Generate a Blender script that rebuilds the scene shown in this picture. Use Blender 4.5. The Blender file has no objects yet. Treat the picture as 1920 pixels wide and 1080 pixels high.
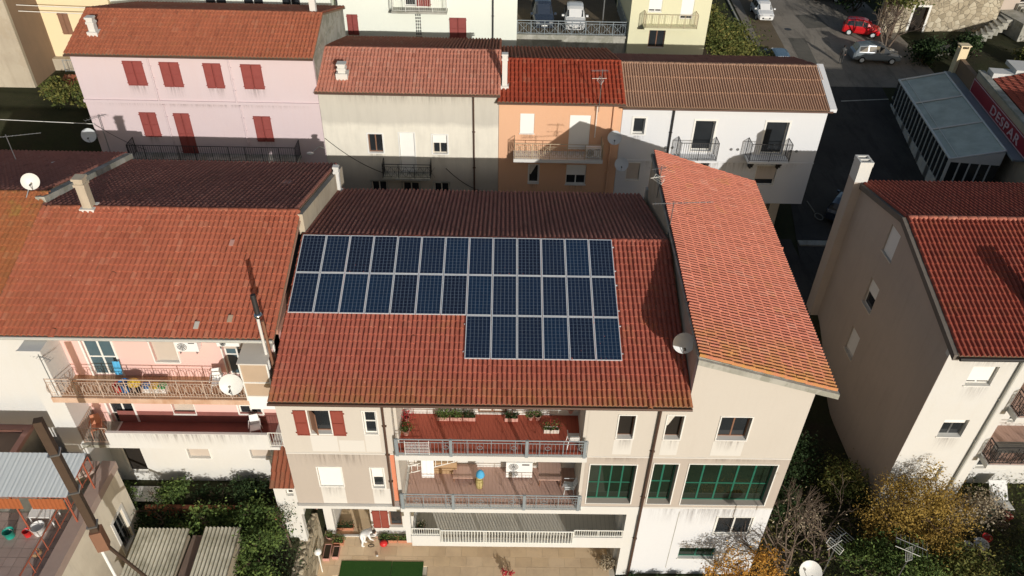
import bpy, bmesh, math, random
from mathutils import Vector, Matrix
from math import sin, cos, pi, radians, tan, sqrt

S = bpy.context.scene
COL = S.collection
rnd = random.Random(7)

# ---------------------------------------------------------------- camera
cam_d = bpy.data.cameras.new("camera")
cam = bpy.data.objects.new("camera", cam_d)
COL.objects.link(cam)
S.camera = cam
def cam_axes(yaw, pitch, roll):
    cy, sy, cp, sp = cos(yaw), sin(yaw), cos(pitch), sin(pitch)
    fwd = Vector((sy*cp, cy*cp, -sp)); right = Vector((cy, -sy, 0)); up = right.cross(fwd)
    c, s = cos(roll), sin(roll)
    return c*right + s*up, -s*right + c*up, fwd
CR, CU, CF = cam_axes(0.0169, 0.6662, 0.0257)
CPOS = Vector((8.4637, -27.2199, 33.0894))
mw = Matrix((CR, CU, -CF)).transposed().to_4x4(); mw.translation = CPOS
cam.matrix_world = mw
cam_d.lens = 1450.0/1920*36
cam_d.clip_start = .2; cam_d.clip_end = 600

# ---------------------------------------------------------------- light
AZ, EL = radians(20.5), radians(15.8)
SUN = Vector((sin(AZ)*cos(EL), -cos(AZ)*cos(EL), sin(EL)))
W = bpy.data.worlds.new("World"); S.world = W; W.use_nodes = True
wn = W.node_tree.nodes; wl = W.node_tree.links
bg = wn["Background"]
sky = wn.new("ShaderNodeTexSky"); sky.sky_type = 'NISHITA'; sky.sun_disc = False
sky.sun_elevation = EL
sky.sun_rotation = math.atan2(SUN.x, SUN.y)
sky.dust_density = 2.0; sky.ozone_density = .6
wl.new(sky.outputs[0], bg.inputs[0]); bg.inputs[1].default_value = 0.075
sd = bpy.data.lights.new("sun", 'SUN'); sd.energy = 3.6; sd.angle = radians(.5); sd.color = (1, .96, .90)
so = bpy.data.objects.new("sun", sd); COL.objects.link(so)
so.rotation_euler = (-SUN).to_track_quat('-Z', 'Y').to_euler(); so.location = (0, -30, 60)
S.view_settings.view_transform = 'Standard'; S.view_settings.look = 'None'
S.view_settings.gamma = 1; S.view_settings.exposure = 0.0; S.view_settings.use_curve_mapping = False
S.render.engine = 'CYCLES'

# ---------------------------------------------------------------- materials
def rgb(c):
    return (c[0], c[1], c[2], 1)
class Mat:
    def __init__(s, name, rough=.8, spec=.3, metal=0):
        s.m = bpy.data.materials.new(name); s.m.use_nodes = True
        s.t = s.m.node_tree; s.n = s.t.nodes; s.b = s.n["Principled BSDF"]
        s.b.inputs["Roughness"].default_value = rough
        s.b.inputs["Specular IOR Level"].default_value = spec
        s.b.inputs["Metallic"].default_value = metal
    def node(s, typ, **kw):
        nd = s.n.new(typ)
        for k, v in kw.items():
            if k.startswith('_'): setattr(nd, k[1:], v)
            else: nd.inputs[k].default_value = v
        return nd
    def link(s, a, b): s.t.links.new(a, b)
    def pos(s, scale=(1, 1, 1)):
        g = s.node("ShaderNodeNewGeometry"); m = s.node("ShaderNodeVectorMath", _operation='MULTIPLY')
        s.link(g.outputs["Position"], m.inputs[0]); m.inputs[1].default_value = scale
        return m.outputs[0]
    def noise(s, vec, scale, detail=4, rough=.55):
        n = s.node("ShaderNodeTexNoise", Scale=scale, Detail=detail, Roughness=rough)
        s.link(vec, n.inputs["Vector"]); return n.outputs["Fac"]
    def ramp(s, fac, stops):
        r = s.node("ShaderNodeValToRGB"); e = r.color_ramp.elements
        while len(e) < len(stops): e.new(.5)
        for el, (p, c) in zip(e, stops): el.position = p; el.color = rgb(c) if len(c) == 3 else c
        s.link(fac, r.inputs[0]); return r.outputs[0]
    def mix(s, fac, a, b, blend='MIX'):
        m = s.node("ShaderNodeMix", _data_type='RGBA', _blend_type=blend)
        for v, i in ((fac, 0), (a, 6), (b, 7)):
            if isinstance(v, (int, float)): m.inputs[i].default_value = v
            elif isinstance(v, tuple): m.inputs[i].default_value = rgb(v)
            else: s.link(v, m.inputs[i])
        return m.outputs[2]
    def math(s, op, a, b=None):
        m = s.node("ShaderNodeMath", _operation=op)
        for v, i in ((a, 0), (b, 1)):
            if v is None: continue
            if isinstance(v, (int, float)): m.inputs[i].default_value = v
            else: s.link(v, m.inputs[i])
        return m.outputs[0]
    def color(s, c):
        if isinstance(c, tuple): s.b.inputs["Base Color"].default_value = rgb(c)
        else: s.link(c, s.b.inputs["Base Color"])
    def bump(s, h, strength=.3, dist=.02):
        b = s.node("ShaderNodeBump", Strength=strength, Distance=dist)
        s.link(h, b.inputs["Height"]); s.link(b.outputs[0], s.b.inputs["Normal"])

def sc(c, k): return tuple(min(1, x*k) for x in c)
def plaster(name, c, dirt=.35, dirtc=None, sc1=.35, patch=None, rough=.9):
    m = Mat(name, rough, .15)
    p = m.pos()
    big = m.noise(p, sc1, 5, .6); fine = m.noise(p, 9, 4, .6)
    streak = m.noise(m.pos((3.2, 3.2, .35)), 1.1, 5, .65)
    dc = dirtc or sc(c, .62)
    f1 = m.ramp(big, [(.42, (0, 0, 0)), (.75, (1, 1, 1))])
    f2 = m.ramp(streak, [(.5, (0, 0, 0)), (.85, (1, 1, 1))])
    col = m.mix(m.math('MULTIPLY', f1, dirt), c, dc)
    col = m.mix(m.math('MULTIPLY', f2, dirt*.9), col, dc)
    if patch:
        pf = m.ramp(m.noise(p, patch[1], 6, .7), [(.5, (0, 0, 0)), (.56, (1, 1, 1))])
        col = m.mix(m.math('MULTIPLY', pf, patch[2]), col, patch[0])
    col = m.mix(m.math('MULTIPLY', fine, .18), col, sc(c, .75))
    m.color(col); m.bump(fine, .25, .02)
    return m.m
def plain(name, c, rough=.6, spec=.4, metal=0, var=.25, scale=3):
    m = Mat(name, rough, spec, metal)
    f = m.noise(m.pos(), scale, 5, .6)
    m.color(m.mix(m.math('MULTIPLY', f, var*1.6), c, sc(c, .55)))
    return m.m
def rooftile(name, c1, c2, c3, moss=(.34, .22, .05), mossamt=.3, eave=None, dark=.3):
    # colour varies tile by tile (tid on the joined tiles, object random on single tiles)
    m = Mat(name, .85, .12)
    a = m.node("ShaderNodeAttribute", _attribute_name="tid", _attribute_type='GEOMETRY')
    oi = m.node("ShaderNodeObjectInfo")
    v = m.math('FRACT', m.math('ADD', a.outputs["Fac"], m.math('MULTIPLY', oi.outputs["Random"], 7.31)))
    base = m.ramp(v, [(0, tuple(a_*.5+b_*.5 for a_, b_ in zip(c1, c2))), (.2, c1), (.88, sc(c1, 1.06)), (.96, tuple(a_*.65+b_*.35 for a_, b_ in zip(c1, c3))), (1, c2)])
    p = m.pos()
    pat = m.noise(p, .32, 6, .6)
    base = m.mix(m.math('MULTIPLY', m.ramp(pat, [(.4, (0, 0, 0)), (.72, (1, 1, 1))]), dark), base, sc(c1, .6))
    stk = m.ramp(m.noise(m.pos((3.5, .45, .6) if not (eave and name.startswith('salmon')) else (.45, 3.5, .6)), 1.0, 6, .7), [(.5, (0, 0, 0)), (.78, (1, 1, 1))])
    base = m.mix(m.math('MULTIPLY', stk, .4), base, sc(c2, .55))
    mf = m.ramp(m.noise(p, .8, 7, .75), [(.55, (0, 0, 0)), (.72, (1, 1, 1))])
    if eave:
        ax, lo, hi = eave[:3]
        sp = m.node("ShaderNodeSeparateXYZ"); m.link(p, sp.inputs[0])
        mr = m.node("ShaderNodeMapRange"); m.link(sp.outputs[ax], mr.inputs[0])
        mr.inputs[1].default_value = lo; mr.inputs[2].default_value = hi
        e2 = m.ramp(m.noise(p, 1.3, 6, .75), [(.36, (0, 0, 0)), (.6, (1, 1, 1))])
        mf = m.math('MAXIMUM', m.math('MULTIPLY', mf, .6), m.math('MULTIPLY', mr.outputs[0], e2))
    base = m.mix(m.math('MULTIPLY', mf, mossamt), base, moss)
    grit = m.noise(p, 26, 3, .6)
    base = m.mix(m.math('MULTIPLY', grit, .35), base, sc(c1, .55))
    sp2 = m.ramp(m.noise(p, 5.5, 2, .5), [(.74, (0, 0, 0)), (.78, (1, 1, 1))])
    base = m.mix(m.math('MULTIPLY', sp2, .5), base, sc(c3, 1.3))
    m.color(base); m.bump(grit, .3, .01)
    return m.m

MT = {}
MT['darkverge'] = plaster('dark_weathered_verge', (.17, .15, .13), .5, (.09, .08, .07), .8)
MT['vergemortar'] = plaster('reddish_verge_mortar', (.40, .22, .16), .4, (.3, .24, .2), .8)
MT['terracewall'] = plaster('pale_terrace_wall_render', (.72, .66, .54), .5, (.40, .34, .26), .5)
MT['beige'] = plaster('beige_plaster', (.565, .525, .465), .3, (.49, .45, .39), .25)
MT['taupe'] = plaster('taupe_plaster', (.46, .405, .35), .3, (.40, .35, .30), .25)
MT['white'] = plaster('white_plaster', (.645, .64, .61), .45, (.60, .57, .50), .3)
MT['cleanwhite'] = plaster('clean_white_plaster', (.665, .675, .685), .2, (.74, .74, .74), .3)
MT['greenwhite'] = plaster('pale_green_white_plaster', (.78, .81, .72), .12, (.66, .68, .58), .3)
MT['pink'] = plaster('pink_plaster', (.615, .515, .53), .4, (.60, .46, .45), .25)
MT['pinkL'] = plaster('salmon_pink_plaster', (.78, .50, .45), .22, (.62, .44, .39), .3)
MT['cream'] = plaster('aged_cream_plaster', (.72, .68, .57), .35, (.42, .38, .31), .22, patch=((.52, .49, .41), .35, .35))
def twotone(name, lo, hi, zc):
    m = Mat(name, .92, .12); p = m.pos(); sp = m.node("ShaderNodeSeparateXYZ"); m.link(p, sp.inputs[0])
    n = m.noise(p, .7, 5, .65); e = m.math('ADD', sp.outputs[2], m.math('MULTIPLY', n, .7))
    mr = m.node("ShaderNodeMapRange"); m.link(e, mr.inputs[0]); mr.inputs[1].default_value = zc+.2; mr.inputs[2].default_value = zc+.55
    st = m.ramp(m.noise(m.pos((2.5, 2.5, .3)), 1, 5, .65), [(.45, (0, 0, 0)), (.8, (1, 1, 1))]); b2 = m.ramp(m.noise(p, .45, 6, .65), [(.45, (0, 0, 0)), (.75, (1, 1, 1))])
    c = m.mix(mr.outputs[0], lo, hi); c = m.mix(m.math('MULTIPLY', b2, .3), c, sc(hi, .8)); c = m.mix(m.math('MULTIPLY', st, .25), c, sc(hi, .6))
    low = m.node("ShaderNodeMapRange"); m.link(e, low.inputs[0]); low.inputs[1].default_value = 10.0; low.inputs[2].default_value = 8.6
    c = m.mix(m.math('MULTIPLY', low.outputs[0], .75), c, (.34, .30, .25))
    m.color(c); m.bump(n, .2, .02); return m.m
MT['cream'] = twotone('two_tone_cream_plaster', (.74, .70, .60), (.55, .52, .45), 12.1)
MT['orange'] = plaster('orange_plaster', (.72, .43, .27), .25, (.70, .37, .2), .3)
MT['yellow'] = plaster('pale_yellow_plaster', (.70, .68, .47), .25, (.60, .57, .4), .3)
MT['paleyellow'] = plaster('warm_yellow_plaster', (.80, .66, .42), .12, (.7, .56, .36), .3)
MT['oldwall'] = plaster('weathered_render', (.50, .44, .34), .6, (.30, .24, .18), .35, patch=((.40, .33, .24), .5, .6))
MT['brownwall'] = plaster('brown_render_and_shade', (.26, .18, .12), .4, (.16, .12, .09), .3)
MT['greywall'] = plaster('grey_taupe_render', (.48, .41, .35), .3, (.28, .23, .20), .25)
MT['concrete'] = plaster('stained_concrete', (.42, .41, .36), .7, (.17, .17, .14), .8, patch=((.22, .22, .17), 1.4, .6))
MT['terracotta_paint'] = plaster('terracotta_paint', (.62, .24, .14), .25, (.5, .2, .12), .5)
MT['frame'] = plain('white_frame_paint', (.78, .77, .72), .5, .4, 0, .12)
MT['beigeframe'] = plain('cream_frame_paint', (.66, .6, .5), .5, .4, 0, .15)
MT['roller'] = plain('white_roller_slats', (.80, .79, .74), .6, .3, 0, .1)
MT['beigeroller'] = plain('beige_roller_slats', (.52, .45, .38), .6, .3, 0, .15)
MT['redwood'] = plain('faded_red_shutter_paint', (.29, .065, .055), .65, .3, 0, .45, 2.2)
MT['darkredwood'] = plain('red_brown_shutter_paint', (.27, .06, .04), .6, .3, 0, .3, 4)
MT['brownwood'] = plain('brown_window_wood', (.25, .13, .08), .6, .3, 0, .3, 5)
MT['green'] = plain('green_window_frame_paint', (.025, .15, .10), .35, .5, 0, .2)
MT['darkgrey'] = plain('dark_grey_metal', (.05, .05, .05), .5, .5, .2, .2)
MT['blackiron'] = plain('black_wrought_iron', (.035, .033, .032), .6, .4, .2, .2)
MT['greyiron'] = plain('blue_grey_painted_iron', (.27, .31, .33), .5, .5, .1, .2)
MT['rustwhite'] = plain('rust_streaked_white_iron', (.62, .48, .38), .7, .3, 0, .6, 6)
MT['whiteiron'] = plain('white_painted_iron', (.76, .76, .70), .5, .4, 0, .15)
MT['goldiron'] = plain('beige_painted_iron', (.52, .42, .28), .6, .4, 0, .2)
MT['steel'] = plain('galvanised_steel', (.42, .43, .43), .35, .5, .8, .25)
MT['chrome'] = plain('polished_steel', (.7, .72, .72), .12, .5, 1, .1)
MT['copper'] = plain('dark_copper_gutter', (.12, .07, .05), .5, .4, .3, .3)
MT['gutterwhite'] = plain('white_gutter_metal', (.55, .55, .50), .5, .4, .1, .25)
MT['dish'] = plain('grey_dish_paint', (.62, .65, .66), .45, .4, 0, .15)
MT['dishwhite'] = plain('white_dish_paint', (.72, .72, .68), .45, .4, 0, .2)
MT['rubber'] = plain('black_rubber', (.02, .02, .02), .8, .2)
MT['whiteplastic'] = plain('white_plastic', (.80, .80, .78), .4, .4, 0, .06)
MT['blueplastic'] = plain('blue_plastic', (.03, .18, .48), .4, .4, 0, .15)
MT['lightblue'] = plain('light_blue_cloth', (.10, .42, .70), .8, .1, 0, .2)
MT['yellowplastic'] = plain('yellow_plastic', (.75, .52, .05), .5, .4, 0, .2)
MT['redplastic'] = plain('red_plastic', (.62, .03, .03), .4, .4, 0, .15)
MT['greenplastic'] = plain('green_plastic', (.03, .36, .12), .4, .4, 0, .15)
MT['tealplastic'] = plain('teal_plastic', (.02, .32, .25), .4, .4, 0, .15)
MT['terracotta'] = plain('terracotta_clay', (.50, .22, .13), .8, .2, 0, .3)
MT['terracottapink'] = plain('pink_terracotta', (.55, .30, .25), .8, .2, 0, .25)
MT['soil'] = plain('dark_soil', (.06, .045, .03), .95, .1, 0, .5, 8)
MT['cardboard'] = plain('brown_cardboard', (.42, .28, .16), .9, .1, 0, .2)
MT['sackyellow'] = plain('straw_yellow_sack', (.50, .42, .18), .9, .1, 0, .3, 9)
MT['whitecloth'] = plain('white_cloth', (.80, .80, .80), .9, .1, 0, .08)
MT['dark'] = plain('dark_interior', (.03, .026, .022), .9, .05, 0, .3)
MT['bluemetal'] = plain('blue_corrugated_metal', (.60, .65, .67), .45, .4, .1, .2, 1.5)
MT['orangecloth'] = plain('orange_blind_cloth', (.36, .115, .045), .85, .1, 0, .35, 7)
MT['redpipe'] = plain('red_painted_steel', (.36, .10, .055), .5, .4, 0, .25)
MT['poletimber'] = plain('brown_weathered_metal', (.10, .065, .042), .7, .3, .1, .6, 4)
MT['bark'] = plain('grey_brown_bark', (.14, .10, .075), .9, .1, 0, .5, 12)
MT['palebark'] = plain('pale_bark', (.17, .13, .10), .9, .1, 0, .4, 12)
MT['skin'] = plain('skin', (.50, .30, .22), .6, .3, 0, .1)
MT['hair'] = plain('dark_hair', (.03, .02, .015), .7, .3, 0, .2)
MT['lamp'] = plain('white_globe_glass', (.85, .85, .82), .2, .5, 0, .05)
MT['tyre'] = MT['rubber']

def glass_mat(name, c, rough=.06):
    m = Mat(name, rough, .8)
    f = m.noise(m.pos(), .9, 3)
    m.color(m.mix(f, c, sc(c, .35))); return m.m
MT['glass'] = glass_mat('dark_window_glass', (.035, .04, .045))
MT['greenglass'] = glass_mat('green_tinted_window_glass', (.02, .035, .022), .04)
MT['blueglass'] = glass_mat('blue_tinted_window_glass', (.10, .17, .20))
MT['headlamp'] = glass_mat('headlamp_glass', (.7, .7, .7))
MT['curtain'] = plain('white_curtain', (.65, .62, .56), .9, .1, 0, .25, 6)

def louvre(name, c, axis=2, freq=14, lo=.55):
    m = Mat(name, .65, .3)
    p = m.pos(); sp = m.node("ShaderNodeSeparateXYZ"); m.link(p, sp.inputs[0])
    s_ = m.math('FRACT', m.math('MULTIPLY', sp.outputs[axis], freq))
    f = m.ramp(s_, [(0, (0, 0, 0)), (.12, (1, 1, 1)), (.85, (1, 1, 1)), (1, (0, 0, 0))])
    n = m.noise(p, 2.5, 5, .6)
    col = m.mix(m.math('MULTIPLY', n, .6), c, sc(c, .6))
    m.color(m.mix(f, sc(c, lo), col)); m.bump(f, .6, .02)
    return m.m

# roof tiles: lit front slopes etc. (base colours of the clay itself)
MT['tileA'] = rooftile('red_clay_tile', (.47, .145, .10), (.36, .10, .068), (.64, .30, .21), (.42, .25, .08), .6, (1, -6.2, -7.4))
MT['tileAback'] = rooftile('old_brown_clay_tile', (.38, .165, .125), (.28, .12, .09), (.48, .27, .21), (.2, .16, .09), .4)
MT['tileL'] = rooftile('orange_red_clay_tile', (.50, .16, .095), (.41, .12, .07), (.70, .34, .22), (.36, .22, .06), .3, (0, -8.5, -12.5))
MT['tileR'] = rooftile('salmon_clay_tile', (.57, .205, .14), (.44, .145, .095), (.74, .40, .30), (.50, .30, .06), .75, (1, -4.6, -7.3), .15)
MT['tileH'] = rooftile('dark_red_clay_tile', (.36, .095, .065), (.25, .07, .052), (.42, .17, .12), (.30, .16, .05), .35)
MT['tilePink'] = rooftile('brick_orange_clay_tile', (.47, .16, .09), (.37, .12, .07), (.58, .29, .18), (.36, .2, .07), .35)
MT['tileCream'] = rooftile('pale_red_clay_tile', (.57, .245, .175), (.42, .16, .11), (.76, .48, .37), (.4, .3, .2), .3)
MT['tileOr'] = rooftile('deep_red_clay_tile', (.38, .075, .04), (.30, .06, .035), (.52, .24, .15), (.3, .18, .08), .3)
MT['tileWh'] = rooftile('brown_pan_tile', (.46, .29, .20), (.42, .26, .18), (.5, .33, .23), (.38, .26, .15), .3)
MT['tileOld'] = rooftile('old_mixed_clay_tile', (.34, .12, .07), (.26, .13, .08), (.5, .36, .24), (.25, .2, .12), .6)

# ---------------------------------------------------------------- mesh helpers
WORLD = {}
def newobj(name, me, parent=None):
    o = bpy.data.objects.new(name, me); COL.objects.link(o)
    if parent is not None: o.parent = parent
    return o
class MB:
    def __init__(s, T=None): s.v = []; s.f = []; s.T = T; s.smooth = []
    def add(s, vs, fs, smooth=False):
        k = len(s.v)
        if s.T is not None: vs = [s.T @ Vector(p) for p in vs]
        s.v += [tuple(p) for p in vs]
        s.f += [tuple(i+k for i in f) for f in fs]; s.smooth += [smooth]*len(fs)
    def box(s, a, b):
        x0, y0, z0 = a; x1, y1, z1 = b
        if x0 > x1: x0, x1 = x1, x0
        if y0 > y1: y0, y1 = y1, y0
        if z0 > z1: z0, z1 = z1, z0
        s.add([(x0,y0,z0),(x1,y0,z0),(x1,y1,z0),(x0,y1,z0),(x0,y0,z1),(x1,y0,z1),(x1,y1,z1),(x0,y1,z1)],
              [(0,3,2,1),(4,5,6,7),(0,1,5,4),(1,2,6,5),(2,3,7,6),(3,0,4,7)])
        return s
    def quad(s, *p): s.add(p, [tuple(range(len(p)))]); return s
    def hexa(s, lo, hi):
        n = len(lo); s.add(list(lo)+list(hi), [tuple(reversed(range(n))), tuple(range(n, 2*n))] + [(i, (i+1) % n, n+(i+1) % n, n+i) for i in range(n)]); return s
    def tube(s, p, q, r, n=6, r2=None):
        p = Vector(p); q = Vector(q); d = (q-p)
        if d.length < 1e-6: return s
        d.normalize(); a = d.orthogonal().normalized(); b = d.cross(a); r2 = r if r2 is None else r2
        vs = [p+(a*cos(2*pi*i/n)+b*sin(2*pi*i/n))*r for i in range(n)]+[q+(a*cos(2*pi*i/n)+b*sin(2*pi*i/n))*r2 for i in range(n)]
        s.add(vs, [(i, (i+1) % n, n+(i+1) % n, n+i) for i in range(n)], True)
        s.add(vs, [tuple(reversed(range(n))), tuple(range(n, 2*n))]); return s
    def path(s, pts, r, n=6, closed=False):
        for a, b in zip(pts, pts[1:]): s.tube(a, b, r, n)
        if closed: s.tube(pts[-1], pts[0], r, n)
        return s
    def ring(s, c, R, r, n=14, nrm=(0, 1, 0), k=5, ex=1, ez=1):
        nn = Vector(nrm).normalized(); a = Vector((1, 0, 0)) if abs(nn.x) < .9 else Vector((0, 1, 0)); a = (a-nn*a.dot(nn)).normalized(); b = nn.cross(a)
        pts = [Vector(c)+a*cos(2*pi*i/n)*R*ex+b*sin(2*pi*i/n)*R*ez for i in range(n)]
        s.path(pts, r, k, True); return s
    def lathe(s, prof, c=(0, 0, 0), n=14, M=None):
        vs = []; M = M or Matrix.Identity(4)
        for r, z in prof:
            for i in range(n): vs.append(Vector(c)+(M @ Vector((r*cos(2*pi*i/n), r*sin(2*pi*i/n), z))))
        fs = [(j*n+i, j*n+(i+1) % n, (j+1)*n+(i+1) % n, (j+1)*n+i) for j in range(len(prof)-1) for i in range(n)]
        s.add(vs, fs, True); return s
    def ball(s, c, r, n=12, m=8, sz=(1, 1, 1)):
        vs = []; fs = []
        for j in range(m+1):
            t = pi*j/m
            for i in range(n): vs.append((c[0]+r*sz[0]*sin(t)*cos(2*pi*i/n), c[1]+r*sz[1]*sin(t)*sin(2*pi*i/n), c[2]+r*sz[2]*cos(t)))
        fs = [(j*n+i, (j+1)*n+i, (j+1)*n+(i+1) % n, j*n+(i+1) % n) for j in range(m) for i in range(n)]
        s.add(vs, fs, True); return s
    def mesh(s, name, off=(0, 0, 0)):
        me = bpy.data.meshes.new(name)
        ox, oy, oz = off
        me.from_pydata([(x-ox, y-oy, z-oz) for x, y, z in s.v], [], s.f)
        me.polygons.foreach_set('use_smooth', s.smooth)
        me.update(); return me
    def build(s, name, mat, parent=None, label=None, kind=None, cat=None, group=None, base=False):
        xs = [p[0] for p in s.v]; ys = [p[1] for p in s.v]; zs = [p[2] for p in s.v]
        c = Vector(((min(xs)+max(xs))/2, (min(ys)+max(ys))/2, min(zs) if base else (min(zs)+max(zs))/2))
        me = s.mesh(name, c)
        me.materials.append(MT[mat] if isinstance(mat, str) else mat)
        o = newobj(name, me, parent)
        pl = WORLD.get(parent.name, Vector((0, 0, 0))) if parent is not None else Vector((0, 0, 0))
        o.location = c-pl; WORLD[o.name] = c
        if label: o['label'] = label
        if cat: o['category'] = cat
        if group: o['group'] = group
        if kind: o['kind'] = kind
        return o
def thing(name, label, cat, loc, group=None):
    o = bpy.data.objects.new(name, None); COL.objects.link(o); o.empty_display_size = .3
    o.location = loc; WORLD[o.name] = Vector(loc)
    o['label'] = label; o['category'] = cat
    if group: o['group'] = group
    return o
def copy_thing(root, loc, rz=0, label=None, scale=1):
    def cp(o, par):
        c = o.copy(); COL.objects.link(c); c.parent = par
        for ch in list(o.children): cp(ch, c)
        return c
    c = cp(root, None); c.location = loc; c.rotation_euler = (0, 0, rz); c.scale = (scale,)*3
    if label: c['label'] = label
    return c
def frontT(y, x=0): return Matrix.Translation((x, y, 0))
def wallT(p, ang):   # local x along the wall, local -y outward, rotated by ang about z at p
    return Matrix.Translation((p[0], p[1], 0)) @ Matrix.Rotation(ang, 4, 'Z')

# wall slab facing local -y with real openings and reveals
def wall(parent, T, x0, x1, z0, z1, ops, mat, name='wall', depth=.22, thick=.28, label=None, top=None):
    m = MB(T)
    xs = sorted(set([x0, x1]+[v for o in ops for v in (o[0], o[2]) if x0 < v < x1]))
    zs = sorted(set([z0, z1]+[v for o in ops for v in (o[1], o[3]) if z0 < v < z1]))
    for a, b in zip(xs, xs[1:]):
        for c, d in zip(zs, zs[1:]):
            mx, mz = (a+b)/2, (c+d)/2
            if any(o[0] < mx < o[2] and o[1] < mz < o[3] for o in ops): continue
            m.quad((a, 0, c), (b, 0, c), (b, 0, d), (a, 0, d))
            m.quad((a, thick, c), (a, thick, d), (b, thick, d), (b, thick, c))
    for o in ops:
        a, c, b, d = o[:4]
        m.quad((a, 0, c), (a, 0, d), (a, thick, d), (a, thick, c)); m.quad((b, 0, c), (b, thick, c), (b, thick, d), (b, 0, d))
        m.quad((a, 0, c), (a, thick, c), (b, thick, c), (b, 0, c)); m.quad((a, 0, d), (b, 0, d), (b, thick, d), (a, thick, d))
    m.quad((x0, 0, z0), (x0, 0, z1), (x0, thick, z1), (x0, thick, z0)); m.quad((x1, 0, z0), (x1, thick, z0), (x1, thick, z1), (x1, 0, z1))
    m.quad((x0, 0, z1), (x1, 0, z1), (x1, thick, z1), (x0, thick, z1)); m.quad((x0, 0, z0), (x0, thick, z0), (x1, thick, z0), (x1, 0, z0))
    return m.build(name, mat, parent, label)

def window(parent, T, o, frame='frame', pane='glass', nm=2, trans=None, fw=.06, dep=.14, roller=0, rmat='roller', trim=None, trimw=.1, sill='frame', curtain=None, name='window', slim=False, jamb=None):
    x0, z0, x1, z1 = o[:4]
    fr = MB(T); y0, y1 = dep, dep+.05
    e = .003
    a, b, c, d = x0+e, z0+e, x1-e, z1-e
    fr.box((a, y0, b), (a+fw, y1, d)); fr.box((c-fw, y0, b), (c, y1, d))
    fr.box((a+fw, y0, b), (c-fw, y1, b+fw)); fr.box((a+fw, y0, d-fw), (c-fw, y1, d))
    for i in range(1, nm):
        x = a+(c-a)*i/nm; fr.box((x-fw*.6, y0+.002, b+fw), (x+fw*.6, y1-.002, d-fw))
    if trans:
        z = b+(d-b)*trans; fr.box((a+fw, y0+.004, z-fw*.5), (c-fw, y1-.004, z+fw*.5))
    w = fr.build(name, frame, parent)
    pz1 = d-fw
    if pane:
        for i in range(nm):
            xa = a+(c-a)*i/nm+fw*.5; xb = a+(c-a)*(i+1)/nm-fw*.5
            MB(T).box((xa, y0+.02, b+fw*.5), (xb, y0+.03, pz1)).build('pane', pane, w)
    if roller:
        r = MB(T); zz = d-(d-b)*roller; n = max(2, int((d-zz)/.06))
        for i in range(n):
            za = zz+(d-zz)*i/n; r.add([(a+.01, y0-.035, za), (c-.01, y0-.035, za), (c-.01, y0-.02, za+(d-zz)/n), (a+.01, y0-.02, za+(d-zz)/n)], [(0, 1, 2, 3)])
        r.box((a+.01, y0-.018, zz), (c-.01, y0-.004, d))
        ro = r.build('roller_shutter', rmat, w)
    if curtain:
        cu = MB(T); n = 8
        for i in range(n):
            xa = a+fw+(curtain-a-fw)*i/n; xb = a+fw+(curtain-a-fw)*(i+1)/n
            cu.quad((xa, y0-.02+.02*(i % 2), d-fw), (xb, y0-.02+.02*((i+1) % 2), d-fw), (a+fw+(xb-a-fw)*.2, y0-.03, b+(d-b)*.45), (a+fw+(xa-a-fw)*.2, y0-.03, b+(d-b)*.45))
        cu.build('curtain', 'curtain', w)
    if trim:
        t = MB(T); q = .03
        t.box((x0-trimw, -q, z0-trimw*.5), (x0, .0, z1+trimw)); t.box((x1, -q, z0-trimw*.5), (x1+trimw, 0, z1+trimw))
        t.box((x0, -q, z1), (x1, 0, z1+trimw)); t.box((x0, -q+.002, z0-trimw*.5), (x1, 0, z0))
        t.build('window_surround', trim, w)
    if sill:
        MB(T).box((x0-.04, -.05, z0-.045), (x1+.04, dep, z0+.014)).build('window_sill', sill, w)
    return w
def stain(parent, T, x0, x1, zt, L, amt=.6):
    if 'stain' not in MT:
        m = Mat('rain_streak_stain', .95, .05); tc = m.node("ShaderNodeTexCoord"); sp = m.node("ShaderNodeSeparateXYZ"); m.link(tc.outputs["Generated"], sp.inputs[0])
        n = m.ramp(m.noise(m.pos((9, 9, .5)), 1.3, 5, .7), [(.42, (0, 0, 0)), (.72, (1, 1, 1))]); ed = m.math('MULTIPLY', m.math('MULTIPLY', sp.outputs[0], m.math('SUBTRACT', 1.0, sp.outputs[0])), 4.0)
        a = m.math('MULTIPLY', m.math('MULTIPLY', n, m.math('POWER', sp.outputs[2], 1.4)), m.math('MULTIPLY', m.math('MINIMUM', ed, 1.0), .62))
        m.color((.16, .13, .11)); m.link(a, m.b.inputs["Alpha"]); MT['stain'] = m.m
    MB(T).quad((x0, -.009, zt-L), (x1, -.009, zt-L), (x1, -.009, zt), (x0, -.009, zt)).build('rain_stain', 'stain', parent)
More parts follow.
